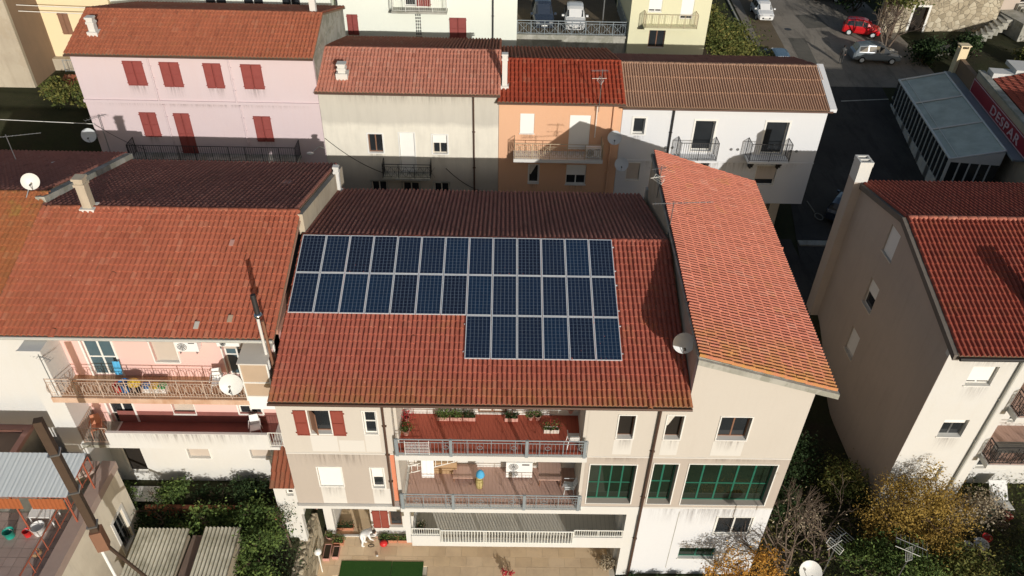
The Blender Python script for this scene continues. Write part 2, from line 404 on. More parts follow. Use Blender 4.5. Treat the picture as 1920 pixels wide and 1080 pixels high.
def shutters(parent, T, o, mat='redwood', gap=0, open_=False, leafw=None, lab=None):
    x0, z0, x1, z1 = o[:4]
    mid = (x0+x1)/2
    spans = [(x0, mid-.012), (mid+.012, x1)] if not open_ else [(x0-leafw, x0-.03), (x1+.03, x1+leafw)]
    for a, b in spans:
        m = MB(T); y = -.05
        fw = .05
        m.box((a, y, z0), (a+fw, y+.04, z1)); m.box((b-fw, y, z0), (b, y+.04, z1))
        for zz in (z0, (z0+z1)/2-.03, z1-fw): m.box((a+fw, y+.001, zz), (b-fw, y+.039, zz+fw))
        n = int((z1-z0)/.09)
        for i in range(n):
            za = z0+(z1-z0)*(i+.1)/n
            m.add([(a+fw, y+.005, za), (b-fw, y+.005, za), (b-fw, y+.03, za+.075), (a+fw, y+.03, za+.075)], [(0, 1, 2, 3)])
        m.box((a+fw, y+.031, z0+fw), (b-fw, y+.038, z1-fw))
        s_ = m.build('shutter', mat, parent)
        h = MB(T)
        for zz in (z0+.15, z1-.15):
            h.box((a-.05 if a == spans[0][0] else b, y, zz-.02), (a if a == spans[0][0] else b+.05, y+.03, zz+.02))
        h.build('hinge', mat, s_)

# ---- roof: real tiles
def tiled(parent, e0, e1, r0, mat, tw=.195, tl=.33, h=.088, nind=0, nrows=0, skip=None, deckm='brownwall', ridge=None, jit=.009, ridgemat=None, deck=.1, name='roof', seed=1, r1=None, tidlo=0., clip=None):
    R = random.Random(seed)
    e0, e1, r0 = Vector(e0), Vector(e1), Vector(r0)
    U = (e1-e0); L = U.length; U.normalize()
    V = (r0-e0); V = V-U*V.dot(U); SL = V.length; V.normalize(); skew = (r0-e0).dot(U)
    N = U.cross(V).normalized()
    if N.z < 0: N = -N
    d = MB(); off = N*(-.012); r1v = (r0+U*L) if r1 is None else Vector(r1)
    top = [e0+off, e1+off, r1v+off, r0+off] if deck > .01 else [e1+off, e1+off-U*.1, r1v+off-U*.1, r1v+off]; d.hexa([p-N*deck for p in top], top)
    rf = d.build(name, deckm, parent)
    ncol = max(1, round(L/tw)); cw = L/ncol; nrow = max(1, round(SL/tl)); rh = SL/nrow
    prof = [(0, 0), (.13, .5), (.255, .98), (.34, 1.04), (.54, .97), (.72, .72), (.84, .35), (.89, 0), (1.0, 0)]
    lift = .03
    def tileverts():
        up = [(x*cw, rh*1.06, z*h*.9+.001) for x, z in prof]
        lo = [(x*cw*1.0, -.012, z*h+lift) for x, z in prof]
        lp = [(x*cw, -.012, max(z*h+lift-.036, -.005)) for x, z in prof]
        vs = up+lo+lo+lp; n = len(prof); fs = []
        for i in range(n-1):
            fs.append((n+i, n+i+1, i+1, i)); fs.append((3*n+i, 3*n+i+1, 2*n+i+1, 2*n+i))
        return vs, fs
    tv, tf = tileverts()
    M = Matrix((U, V, N)).transposed()
    v = []; f = []; tid = []
    cells = [(i, j) for j in range(nrow) for i in range(ncol)]
    me_ind = None; count = 0
    for i, j in cells:
        sk = skew*(j+.5)/nrow
        ctr = e0+U*(i*cw+sk)+V*(j*rh)
        if clip and not clip(ctr+U*cw*.5+V*rh*.5): continue
        if skip and skip(i/ncol, j/nrow): continue
        a = R.uniform(-jit, jit)*1.5; dx = R.uniform(-jit, jit); slip = R.random() < .012
        dz = R.uniform(-jit, jit)*.6+.012*sin(ctr.x*.9+seed)*sin(ctr.y*.8+seed*2)
        if slip: a *= 5; dz += .012; ctr = ctr-V*R.uniform(.02, .08)
        if count < nind:
            if me_ind is None:
                me_ind = bpy.data.meshes.new('roof_tile'); me_ind.from_pydata(tv, [], tf)
                me_ind.polygons.foreach_set('use_smooth', [False]*len(tf)); me_ind.materials.append(MT[mat])
            o = newobj('roof_tile', me_ind, rf)
            mm = M.to_4x4() @ Matrix.Rotation(a, 4, 'Z'); mm.translation = ctr+U*dx+N*dz-WORLD[rf.name]
            o.matrix_local = mm; count += 1
        else:
            k = len(v); t = R.random() if not slip else .955
            ca, sa = cos(a), sin(a); base = ctr+U*dx+N*dz
            for x, y, z in tv:
                p = base+U*(x*ca-y*sa)+V*(x*sa+y*ca)+N*z; v.append((p.x, p.y, p.z))
            f += [tuple(q+k for q in g) for g in tf]; tid += [t]*len(tv)
    if v:
        me = bpy.data.meshes.new('roof_tiles'); c0 = WORLD[rf.name]
        me.from_pydata([(x-c0.x, y-c0.y, z-c0.z) for x, y, z in v], [], f)
        me.polygons.foreach_set('use_smooth', [False]*len(f))
        at = me.attributes.new('tid', 'FLOAT', 'POINT'); at.data.foreach_set('value', tid)
        me.materials.append(MT[mat]); me.update()
        o = newobj('roof_tiles', me, rf); o['kind'] = 'stuff'
    return rf
def ridge_row(parent, a, b, mat, r=.11, l=.42, dz=.02):
    a = Vector(a); b = Vector(b); n = max(1, round((b-a).length/l)); U = (b-a).normalized(); L = (b-a).length/n
    V = Vector((0, 0, 1)).cross(U).normalized(); N = U.cross(V)
    m = []; fs = []; k = 8
    for s_, rr, zz in ((0, r, .012), (L*1.08, r*.86, 0)):
        for i in range(k+1):
            t = pi*(i/k*1.1-.05); m.append((s_, rr*cos(t)*1.15, rr*sin(t)*.8+zz))
    fs = [(i, k+1+i, k+2+i, i+1) for i in range(k)]
    me = bpy.data.meshes.new('ridge_tile'); me.from_pydata(m, [], fs+[tuple(range(k+1))])
    me.polygons.foreach_set('use_smooth', [True]*k+[False]); me.materials.append(MT[mat])
    M = Matrix((U, V, N)).transposed().to_4x4()
    for i in range(n):
        o = newobj('ridge_tile', me, parent); mm = M.copy() @ Matrix.Rotation(rnd.uniform(-.02, .02), 4, 'Z')
        mm.translation = a+U*L*i+Vector((0, 0, dz+rnd.uniform(-.006, .006)))-WORLD[parent.name]; o.matrix_local = mm
def side_gable(parent, x, thick, pts, mat, name='wall', label=None):
    # pts (y,z) polygon, extruded in x
    m = MB(); m.hexa([(x, y, z) for y, z in pts], [(x+thick, y, z) for y, z in pts])
    return m.build(name, mat, parent, label)
def gutter(parent, a, b, mat='copper', r=.07, name='gutter'):
    m = MB(); m.tube(a, b, r, 8); m.build(name, mat, parent)
def downpipe(parent, x, y, z0, z1, mat='copper', r=.055):
    m = MB(); m.tube((x, y, z0), (x, y, z1), r, 8)
    for z in [z0+(z1-z0)*k/4 for k in range(1, 4)]: m.box((x-.09, y, z-.02), (x+.09, y+.09, z+.02))
    m.build('downpipe', mat, parent)
def railing(parent, pts, h, mat, bal=.12, r=.009, rr=.022, style='bars', z_gap=.08, posts=True, nm='railing', postr=.02, each=None):
    m = MB(); b = MB()
    for p, q in zip(pts, pts[1:]):
        p = Vector(p); q = Vector(q); L = (q-p).length; d = (q-p)/L; up = Vector((0, 0, 1))
        m.tube(p+up*h, q+up*h, rr, 6); m.tube(p+up*z_gap, q+up*z_gap, rr*.7, 6)
        if style in ('scroll', 'circle', 'cross'): m.tube(p+up*h*.82, q+up*h*.82, rr*.6, 6)
        n = max(1, round(L/1.0))
        for i in range(n+1): m.tube(p+d*L*i/n, p+d*L*i/n+up*h, postr, 6)
        nb = max(1, round(L/bal))
        for i in range(nb):
            a = p+d*L*(i+.5)/nb
            b.tube(a+up*z_gap, a+up*(h if style == 'bars' else h*.82), r, 4)
            if style == 'scroll' and i % 3 == 1:
                b.ring(a+up*h*.47, .155, r*1.2, 12, Vector((d.y, -d.x, 0)), 4, 1, 1.6)
            if style == 'circle' and i % 9 == 4:
                b.ring(a+up*h*.52, .11, r*1.3, 10, Vector((d.y, -d.x, 0)), 4)
            if style == 'cross' and i % 4 == 0:
                b.tube(a+up*z_gap, a+d*L/nb*4+up*h*.82, r, 4); b.tube(a+d*L/nb*4+up*z_gap, a+up*h*.82, r, 4)
    R_ = m.build(nm, mat, parent)
    k = b.build('balusters', mat, R_); k['kind'] = 'stuff'
    return R_

# ================================================================ SETTING
def smooth(a, b, x): t = max(0, min(1, (x-a)/(b-a))); return t*t*(3-2*t)
def ground_z(x, y):
    if x < -.2: f = 2.4+1.7*smooth(-7.0, -5.6, y)
    elif x < 14.6: f = -.15
    else: f = 0.1+.9*smooth(20.8, 27.0, x)
    st = 4.3+max(0, min(1, (y-14)/31.))*2.2+max(0, y-45)*.03
    zl = 4.3+smooth(15, 21, y)*4.7
    b = zl+(st-zl)*smooth(19, 26, x)
    if x < 24: t = smooth(5.2, 7.2, y)
    else: t = smooth(2, 8, y)
    z = f+(b-f)*t
    if 9.0 < x < 18.2 and y > 32.4: z = 11.2
    if x > 46: z += smooth(46, 52, x)*.4*smooth(30, 36, y)
    return z
m = MB()
xs = [-70+1.4*i for i in range(45)]+[-7+.5*i for i in range(75)]+[30.5+1.2*i for i in range(45)]
ys = [-24+.9*i for i in range(15)]+[-10.5+.5*i for i in range(60)]+[19.5+1.2*i for i in range(60)]
nx = len(xs)
m.add([(x, y, ground_z(x, y)) for y in ys for x in xs], [(j*nx+i, j*nx+i+1, (j+1)*nx+i+1, (j+1)*nx+i) for j in range(len(ys)-1) for i in range(nx-1)], True)
g = Mat('garden_soil_and_grass', .95, .1); p = g.pos()
a1 = g.noise(p, .25, 6, .65); a2 = g.noise(p, 4, 6, .7)
c1 = g.ramp(a1, [(.35, (.05, .042, .028)), (.5, (.045, .055, .022)), (.7, (.09, .085, .045))])
g.color(g.mix(a2, c1, (.03, .028, .02))); g.bump(a2, .8, .08)
m.build('ground', g.m, kind='structure')

def asphalt(name, c, ck=.5):
    a = Mat(name, .92, .2); p = a.pos()
    n1 = a.noise(p, .22, 6, .65); n2 = a.noise(p, 14, 3, .6); n3 = a.noise(a.pos((1.3, .25, 1)), .9, 6, .7)
    col = a.mix(a.ramp(n1, [(.35, (0, 0, 0)), (.65, (1, 1, 1))]), sc(c, .75), sc(c, 1.25))
    col = a.mix(a.math('MULTIPLY', a.ramp(n3, [(.52, (0, 0, 0)), (.6, (1, 1, 1))]), ck), col, sc(c, .5))
    vo = a.node("ShaderNodeTexVoronoi", Scale=.5, _feature='DISTANCE_TO_EDGE'); a.link(p, vo.inputs["Vector"])
    cr = a.ramp(vo.outputs["Distance"], [(0, (1, 1, 1)), (.012, (0, 0, 0))])
    col = a.mix(a.math('MULTIPLY', cr, .5), col, sc(c, .35))
    a.color(a.mix(a.math('MULTIPLY', n2, .35), col, sc(c, .6))); a.bump(n2, .3, .01); return a.m
MT['asphalt'] = asphalt('worn_asphalt', (.25, .22, .18))
MT['asphalt_shade'] = asphalt('shade_darkened_asphalt', (.055, .052, .048))  # asphalt copy darkened for the shadow lying on street and lane
def sheet(name, pts, mat, dz=.03, kind='structure', nx=24, ny=24):
    # a road sheet laid over the ground between four plan corners
    m = MB(); A, B, C_, D = [Vector(q) for q in pts]
    vs = []
    for j in range(ny+1):
        for i in range(nx+1):
            u, v = i/nx, j/ny; q = (A*(1-u)+B*u)*(1-v)+(D*(1-u)+C_*u)*v
            vs.append((q.x, q.y, ground_z(q.x, q.y)+dz))
    n = nx+1
    m.add(vs, [(j*n+i, j*n+i+1, (j+1)*n+i+1, (j+1)*n+i) for j in range(ny) for i in range(nx)], True)
    return m.build(name, mat, kind=kind)
sheet('street', [(26.6, 7.5), (38.5, 7.5), (41.2, 36.3), (31.6, 36.3)], 'asphalt_shade', .05)
sheet('road', [(31.6, 36.3), (47.0, 36.3), (46, 90), (33.5, 90)], 'asphalt', .05)
sheet('lane', [(-30, 8.2), (27.5, 8.2), (27.5, 14.9), (-30, 14.9)], 'asphalt_shade', .06, nx=40)
# kerbs
def kerb(pts, w=.16, h=.12, label='kerb'):
    m = MB()
    for (x0, y0), (x1, y1) in zip(pts, pts[1:]):
        n = max(1, int(math.hypot(x1-x0, y1-y0)/1.0)); d = Vector((x1-x0, y1-y0, 0)).normalized(); nn = Vector((-d.y, d.x, 0))*w
        for i in range(n):
            a = Vector((x0+(x1-x0)*i/n, y0+(y1-y0)*i/n, 0)); b = Vector((x0+(x1-x0)*(i+.985)/n, y0+(y1-y0)*(i+.985)/n, 0))
            za, zb = ground_z(a.x, a.y)+.04, ground_z(b.x, b.y)+.04
            lo = [a+Vector((0, 0, za-.1)), b+Vector((0, 0, zb-.1)), b+nn+Vector((0, 0, zb-.1)), a+nn+Vector((0, 0, za-.1))]
            m.hexa(lo, [q+Vector((0, 0, .1+h)) for q in lo])
    return m.build('kerb', 'concrete', kind='structure')
kerb([(31.3, 36.6), (33.2, 90)]); kerb([(41.4, 34.5), (38.5, 10)])
sheet('kerb_line', [(36.8, 33.6), (41.0, 34.1), (41.0, 34.25), (36.8, 33.75)], 'concrete', .075, nx=8, ny=1)
m = MB(); m.box((27.9, 14.2, 4.25), (31.2, 14.75, 4.47)); m.build('traffic_island_kerb', 'concrete', kind='structure')
# painted marking on the street by the white house
mk = MB(); mk.ring((30.1, 17.4, ground_z(30.1, 17.4)+.075), .32, .05, 14, (0, 0, 1), 4, .8, 1.3); mk.tube((29.95, 17.9, ground_z(30, 18)+.07), (29.8, 19.2, ground_z(30, 19)+.08), .05, 4)
MT['roadpaint'] = plain('worn_white_road_paint', (.24, .24, .22), .9, .1, 0, .6, 5); mk.build('road_marking', 'roadpaint', kind='structure')

# patio in front of the solar building: separate flagstones
pav = MB(); pav.box((-.35, -14, -.4), (14.0, -1.0, -.03)); pav_o = pav.build('patio', 'terracewall', kind='structure')
fl = Mat('sandstone_flag', .9, .15); oi = fl.node("ShaderNodeObjectInfo"); at = fl.node("ShaderNodeAttribute", _attribute_name="tid", _attribute_type='GEOMETRY')
base = fl.ramp(fl.math('FRACT', fl.math('ADD', oi.outputs["Random"], at.outputs["Fac"])), [(0, (.76, .58, .37)), (.5, (.82, .64, .43)), (1, (.70, .53, .34))])
n = fl.noise(fl.pos(), 1.1, 6, .65); fl.color(fl.mix(fl.math('MULTIPLY', fl.ramp(n, [(.45, (0, 0, 0)), (.7, (1, 1, 1))]), .35), base, (.42, .30, .20)))
MT['flag'] = fl.m
fme = None
fy = -10.2
row = 0
tx, ty = .78, .52
while fy < -1.2:
    fx = -.3+(row % 2)*.26
    while fx+tx < 14.0:
        if not (1.05 < fx+tx*.5 < 4.95 and fy+ty*.5 < -6.33):
            if fme is None:
                b_ = MB(); b_.box((-.5*tx+.004, -.5*ty+.004, -.03), (.5*tx-.004, .5*ty-.004, 0)); fme = b_.mesh('flagstone'); fme.materials.append(MT['flag'])
            if fy > -9.2:
                o = newobj('flagstone', fme, pav_o); o.location = Vector((fx+tx/2, fy+ty/2, rnd.uniform(-.003, .003)))-WORLD[pav_o.name]
        fx += tx
    fy += ty; row += 1
tf_ = Mat('artificial_turf', .95, .1); nn = tf_.noise(tf_.pos(), 30, 3); tf_.color(tf_.mix(nn, (.022, .07, .015), (.05, .12, .03))); tf_.bump(nn, .8, .02)
turf = thing('turf_mat', 'dark green artificial grass mat on the sandy patio in front of the threshold', 'grass mat', (3, -9, 0))
MB().box((1.06, -12, .001), (3.45, -6.33, .025)).build('mat_strip', tf_.m, turf); MB().box((3.47, -12, .001), (4.95, -6.34, .025)).build('mat_strip', tf_.m, turf)

# ================================================================ SOLAR-ROOF BUILDING
FY = -6.87; GY = -4.9
B = thing('apartment_building', 'beige building with blue solar panels on its red roof and red floored balconies', 'building', (7.2, 0, 0))
T = frontT(FY)
wins = {'win1': (1.08, 9.70, 1.90, 10.98), 'win2': (3.2, 9.70, 3.7, 10.98), 'winb': (1.02, 6.42, 1.98, 7.62), 'winc': (3.2, 6.32, 3.70, 7.6)}
wall(B, T, -.1, 4.02, 5.22, 8.47, [wins['winb'], wins['winc']], 'taupe')
wall(B, T, -.1, 4.3, 8.472, 11.83, [wins['win1'], wins['win2']], 'beige')
w1 = (13.08, 9.62, 13.71, 10.95); wl_ = (12.2, 5.45, 14.1, 8.0)
wall(B, T, 11.98, 14.56, 5.22, 8.47, [wl_], 'taupe', depth=.3, thick=.34)
wall(B, T, 11.9, 14.56, 8.472, 11.83, [w1], 'beige')
# openings dressed
w = window(B, T, wins['win1'], nm=1, frame='brownwood', dep=.16, trim=None)
MB(T @ Matrix.Translation((1.12, .15, 0)) @ Matrix.Rotation(radians(-48), 4, 'Z')).box((0, -.02, 9.76), (.42, .02, 10.9)).build('window_leaf', 'brownwood', w)
MB(T).box((1.02, -.02, 9.62), (1.08, 0, 11.02)).box((1.9, -.02, 9.62), (1.96, 0, 11.02)).build('window_surround', 'frame', w)
shutters(B, T, (1.06, 9.6, 1.93, 11.0), 'darkredwood', open_=True, leafw=.52)
window(B, T, wins['win2'], nm=1, trans=.52, frame='frame', trim='frame', trimw=.05, dep=.08)
window(B, T, wins['winb'], nm=2, roller=1.0, trim='frame', trimw=.05, dep=.06)
window(B, T, wins['winc'], nm=1, roller=.5, trim='frame', trimw=.06, dep=.1)
window(B, T, w1, nm=1, pane='dark', frame='brownwood', trim='frame', trimw=.05, dep=.2, fw=.03)
window(B, T, wl_, nm=4, trans=.42, frame='green', pane='greenglass', trim='frame', trimw=.045, dep=.27, fw=.05, sill=None)
MT['palepatch'] = plaster('pale_repainted_plaster', (.64, .62, .575), .12, (.62, .58, .5), .3)
for x0, x1, z0, z1 in ((1.0, 2.05, 8.62, 9.55), (2.1, 3.1, 8.62, 9.3), (3.15, 3.75, 8.62, 9.6), (1.0, 2.0, 5.24, 6.37), (3.16, 4.0, 5.24, 6.26), (13.0, 13.75, 8.65, 9.52)):
    MB(T).box((x0, -.006, z0), (x1, 0.0, z1)).build('repainted_patch', 'palepatch', B)
MB(T).box((-.1, -.02, 8.46), (4.3, .0, 8.52)).build('string_course', 'palepatch', B); MB(T).box((11.98, -.02, 8.46), (14.56, .0, 8.52)).build('string_course', 'palepatch', B)
# slabs
MT['tanfloor0'] = plaster('rust_stained_edge', (.62, .44, .32), .8, (.40, .2, .1), 1.2)
sl_ = MB()
sl_.box((4.3, FY-.12, 8.38), (11.9, GY+.1, 8.72)); sl_.box((4.3, FY-.02, 5.0), (11.98, GY+.1, 5.27))
sl_.box((.1, FY-.14, 5.02), (4.3, GY+.1, 5.20)); sl_.box((11.98, FY-.02, 4.68), (14.56, GY+.1, 5.21))
sl_.box((4.6, FY+.02, 2.2), (14.05, -2.2, 2.46)); sl_.build('floor_slab', 'white', B)
MB().box((-.1, FY-.14, 4.6), (.1, GY, 5.2)).build('slab_end', 'white', B)
# striped balcony floors
def floor_mat(name, c, c2, freq):
    m = Mat(name, .7, .3); p = m.pos(); sp = m.node("ShaderNodeSeparateXYZ"); m.link(p, sp.inputs[0])
    s_ = m.math('FRACT', m.math('MULTIPLY', sp.outputs[0], freq)); f = m.ramp(s_, [(0, (1, 1, 1)), (.14, (0, 0, 0))])
    n = m.noise(p, 2, 5, .6)
    m.color(m.mix(m.math('MULTIPLY', f, .8), m.mix(m.math('MULTIPLY', n, .5), c, sc(c, .65)), c2)); return m.m
MT['redfloor'] = floor_mat('red_glazed_floor', (.42, .10, .06), (.22, .045, .03), 5.5)
MT['brownfloor'] = floor_mat('dusty_brown_floor', (.56, .37, .30), (.36, .21, .16), 6)
MT['greyfloor'] = floor_mat('grey_ribbed_floor', (.80, .76, .66), (.42, .39, .32), 5)
MB().box((4.32, FY-.1, 8.724), (11.88, GY, 8.75)).build('balcony_floor', 'redfloor', B)
MB().box((4.5, FY, 5.274), (11.96, GY, 5.30)).build('balcony_floor', 'brownfloor', B)
MB().box((4.65, FY+.1, 2.464), (14.0, -2.5, 2.49)).build('balcony_floor', 'greyfloor', B)
# back walls of the balconies
Tb = frontT(GY)
d1 = (7.55, 8.8, 8.75, 11.0); gd = (10.1, 5.75, 11.6, 7.7)
dwr = (5.5, 5.35, 6.6, 7.4)
wall(B, Tb, 4.3, 11.98, 8.75, 11.7, [d1, (9.3, 9.6, 10.4, 10.9)], 'white', 'back_wall')
wall(B, Tb, 4.3, 11.98, 5.30, 8.38, [gd, dwr], 'white', 'back_wall')
window(B, Tb, d1, nm=2, frame='brownwood', pane='curtain', name='door', dep=.1, sill=None)
window(B, Tb, (9.3, 9.6, 10.4, 10.9), nm=2)
window(B, Tb, gd, nm=2, frame='green', pane='greenglass')
window(B, Tb, dwr, nm=2, name='door', roller=.8, dep=.1, sill=None)
MB().box((5.45, GY-.35, 5.3), (6.5, GY-.02, 5.95)).build('low_partition', 'white', B)
for a_, b_ in (((4.24, FY, 5.24), (4.38, GY, 8.38)), ((11.84, FY+.01, 5.3), (11.98, GY, 8.38)), ((11.76, FY+.01, 8.75), (11.9, GY, 11.7)), ((4.3, FY+.35, 8.72), (4.42, GY, 11.7))): MB().box(a_, b_).build('side_wall', 'beige', B)
MB().box((4.0, FY+.14, 5.24), (4.24, GY, 8.44)).build('red_pilaster', 'terracotta_paint', B)
MB().box((4.0, FY+.02, 8.44), (4.42, GY, 8.6)).build('pilaster_cap', 'white', B)
# low level: third balcony with parapets, white pillar, ground floor walls
pr = MB(); pr.box((4.6, FY-.03, 2.18), (5.92, FY+.12, 2.95)); pr.box((11.82, FY-.03, 2.18), (14.05, FY+.12, 2.95)); pr.box((5.92, FY-.03, 2.18), (11.82, FY+.12, 2.5))
pr.box((4.6, FY+.12, 2.3), (4.72, GY, 2.95)); pr.build('parapet', 'white', B)
MB().box((14.05, FY, -.05), (14.56, FY+.5, 4.68)).build('pillar', 'white', B); MB().box((4.35, FY+.05, 2.3), (4.6, FY+.3, 5.0)).build('pillar', 'white', B)
MB().box((13.9, FY+.5, -.05), (14.56, -1.4, 5.0)).build('side_wall', 'white', B)
wall(B, frontT(-2.4), 4.4, 14.4, 2.46, 5.0, [(6.5, 2.5, 8.2, 4.5)], 'white', 'back_wall')
window(B, frontT(-2.4), (6.5, 2.5, 8.2, 4.5), nm=2, name='door')
wall(B, frontT(-1.4), 4.4, 14.4, -.05, 2.2, [(8, 0, 11, 2.0)], 'white', 'back_wall'); window(B, frontT(-1.4), (8, 0, 11, 2.0), nm=3, name='door')
lw = (3.24, .72, 3.85, 1.95)
wall(B, Tb, 2.35, 4.6, -.05, 5.02, [lw], 'white'); window(B, Tb, lw, nm=1, frame='brownwood', pane='glass', dep=.12)
shutters(B, Tb, (2.46, .66, 3.2, 2.0), 'darkredwood')
wall(B, Tb, .15, .55, -.05, 5.02, [], 'white')
MB(Tb).box((.55, 0, 2.15), (2.35, .2, 5.02)).build('lintel', 'white', B)
pl_ = MB(); pl_.box((-.1, -3.9, 0), (-.05, 2, 5)); pl_.box((.5, GY+.28, -.05), (.56, -2.0, 5)); pl_.box((2.4, GY+.28, -.05), (2.46, -2.0, 5)); pl_.box((.5, -2.0, -.05), (2.5, -1.9, 5)); pl_.build('porch_wall', 'white', B)
MB().hexa([(.6, GY-.75, 4.0), (2.35, GY-.75, 4.0), (2.35, GY-.01, 4.25), (.6, GY-.01, 4.25)], [(.6, GY-.75, 4.05), (2.35, GY-.75, 4.05), (2.35, GY-.01, 4.3), (.6, GY-.01, 4.3)]).build('canopy', 'whitecloth', B)
MB().box((.55, GY-.1, .001), (4.5, GY+.0, .06)).build('threshold', 'white', B)
# street side and ends
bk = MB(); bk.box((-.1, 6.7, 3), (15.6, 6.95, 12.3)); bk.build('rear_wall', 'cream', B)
# roof
zr, ze = 14.3, 12.03
rf = tiled(B, (-.1, -7.42, 12.02), (15.62, -7.42, 12.02), (-.1, .1, 14.3), 'tileA', nind=300, seed=3, tw=.188)
rb = tiled(B, (-.02, 7.25, 12.24), (15.6, 7.25, 12.24), (-.02, .1, 14.3), 'tileAback', seed=4, tw=.2)
ridge_row(rf, (-.05, .1, 14.27), (15.5, .1, 14.27), 'tileA')
gutter(B, (-.1, -7.5, 11.96), (15.6, -7.5, 11.96), 'copper', .06)
sof = MB(); sof.hexa([(-.1, -7.4, 11.84), (15.58, -7.4, 11.84), (15.58, FY, 11.84), (-.1, FY, 11.84)], [(-.1, -7.4, 11.9), (15.58, -7.4, 11.9), (15.58, FY, 12.02), (-.1, FY, 12.02)]); sof.build('eave_soffit', 'brownwood', B)
downpipe(B, 3.98, FY-.08, 5.1, 11.9, 'copper', .05); downpipe(B, 14.6, FY-.1, 0, 11.9, 'copper', .055)
# railings
for z, nm_ in ((8.76, 1), (5.31, 2)):
    r_ = railing(B, [(4.34, FY-.25, z-.0), (11.95, FY-.25, z)], .92, 'greyiron', bal=.15, style='circle', rr=.028, postr=.016)
    for x in (4.42, 6.55, 9.55, 11.85): MB().box((x-.06, FY-.29, z-.05), (x+.06, FY-.21, z+.94)).build('railing_post', 'greyiron', r_)
MB().box((4.3, FY-.27, 8.44), (11.98, FY-.12, 8.74)).build('slab_edge', 'white', B); MB().box((4.3, FY-.27, 5.03), (11.99, FY-.02, 5.28)).build('slab_edge', 'white', B)
for x0, x1, z0, y in ((4.62, 5.9, 2.96, FY+.02), (11.85, 14.03, 2.96, FY+.02)):
    railing(B, [(x0, y, z0), (x1, y, z0)], .46, 'whiteiron', bal=.1, r=.016, rr=.03, z_gap=.04)
railing(B, [(5.92, FY-.1, 2.55), (11.8, FY-.1, 2.55)], .92, 'whiteiron', bal=.13, r=.024, rr=.035, z_gap=.06)

# solar panels: 13 + 13 + 6
SLP = .296
pw, ph = 1.01, 1.975
cellm = Mat('solar_cells', .16, .6)
uv = cellm.node("ShaderNodeTexCoord"); sp = cellm.node("ShaderNodeSeparateXYZ"); cellm.link(uv.outputs["Object"], sp.inputs[0])
fx = cellm.math('FRACT', cellm.math('ADD', cellm.math('MULTIPLY', sp.outputs[0], 6/.93), .0)); fy_ = cellm.math('FRACT', cellm.math('MULTIPLY', sp.outputs[1], 12/1.89))
ex = cellm.math('MAXIMUM', cellm.math('GREATER_THAN', fx, .97), cellm.math('LESS_THAN', fx, .03)); ey = cellm.math('MAXIMUM', cellm.math('GREATER_THAN', fy_, .97), cellm.math('LESS_THAN', fy_, .03))
bus = cellm.math('MULTIPLY', cellm.math('LESS_THAN', cellm.math('ABSOLUTE', cellm.math('SUBTRACT', cellm.math('FRACT', cellm.math('MULTIPLY', fx, 2)), .5)), .05), .12)
grid = cellm.math('MAXIMUM', cellm.math('MAXIMUM', cellm.math('MULTIPLY', ex, .85), cellm.math('MULTIPLY', ey, .45)), bus)
oi = cellm.node("ShaderNodeObjectInfo"); n = cellm.noise(cellm.pos(), 3, 3)
cb = cellm.ramp(oi.outputs["Random"], [(0, (.006, .012, .032)), (.5, (.007, .017, .045)), (1, (.006, .024, .062))])
cellm.color(cellm.mix(grid, cellm.mix(cellm.math('MULTIPLY', n, .5), cb, (.012, .012, .02)), (.20, .26, .33)))
frame_m = plain('anodised_aluminium', (.72, .75, .79), .4, .5, .3, .08)
fb = MB(); fwid = .03; hx, hy = .99/2, 1.95/2
fb.box((-hx, -hy, 0), (hx, -hy+fwid, .04)); fb.box((-hx, hy-fwid, 0), (hx, hy, .04)); fb.box((-hx, -hy+fwid, 0), (-hx+fwid, hy-fwid, .04)); fb.box((hx-fwid, -hy+fwid, 0), (hx, hy-fwid, .04))
fr_me = fb.mesh('frame'); fr_me.materials.append(frame_m)
gb = MB(); gb.box((-hx+fwid, -hy+fwid, .01), (hx-fwid, hy-fwid, .034)); gl_me = gb.mesh('cells'); gl_me.materials.append(cellm.m)
ordw = ['first', 'second', 'third', 'fourth', 'fifth', 'sixth', 'seventh', 'eighth', 'ninth', 'tenth', 'eleventh', 'twelfth', 'thirteenth']
for j, (i0, rown) in enumerate(((0, 'top row'), (0, 'middle row'), (7, 'short bottom row'))):
    for i in range(i0, 13):
        xx = (i+.5)*pw; dd = (j+.5)*ph
        t = thing('solar_panel', 'dark blue solar panel, %s from left in the %s of the array' % (ordw[i-i0], rown), 'solar panel', (xx, -dd*cos(SLP), 14.4-dd*sin(SLP)-.02), 'solar panels on the red tiled roof')
        t.rotation_euler = (SLP+rnd.uniform(-.006, .006), rnd.uniform(-.006, .006), 0)
        newobj('frame', fr_me, t); newobj('cells', gl_me, t)
# mounting rails under the panels
rl = thing('mounting_rail', 'aluminium rails holding the solar panels above the tiles', 'mounting rail', (6.5, -2, 13.7))
rm = MB()
for j in range(3):
    for q_ in (.35, 1.6):
        dd = j*ph+q_; x0 = -.06 if j < 2 else 7.0; y, z = -dd*cos(SLP), 14.4-dd*sin(SLP)-.06
        rm.box((x0, y-.02, z-.03), (13.2, y+.02, z+.01))
rm.build('rail', frame_m, rl)

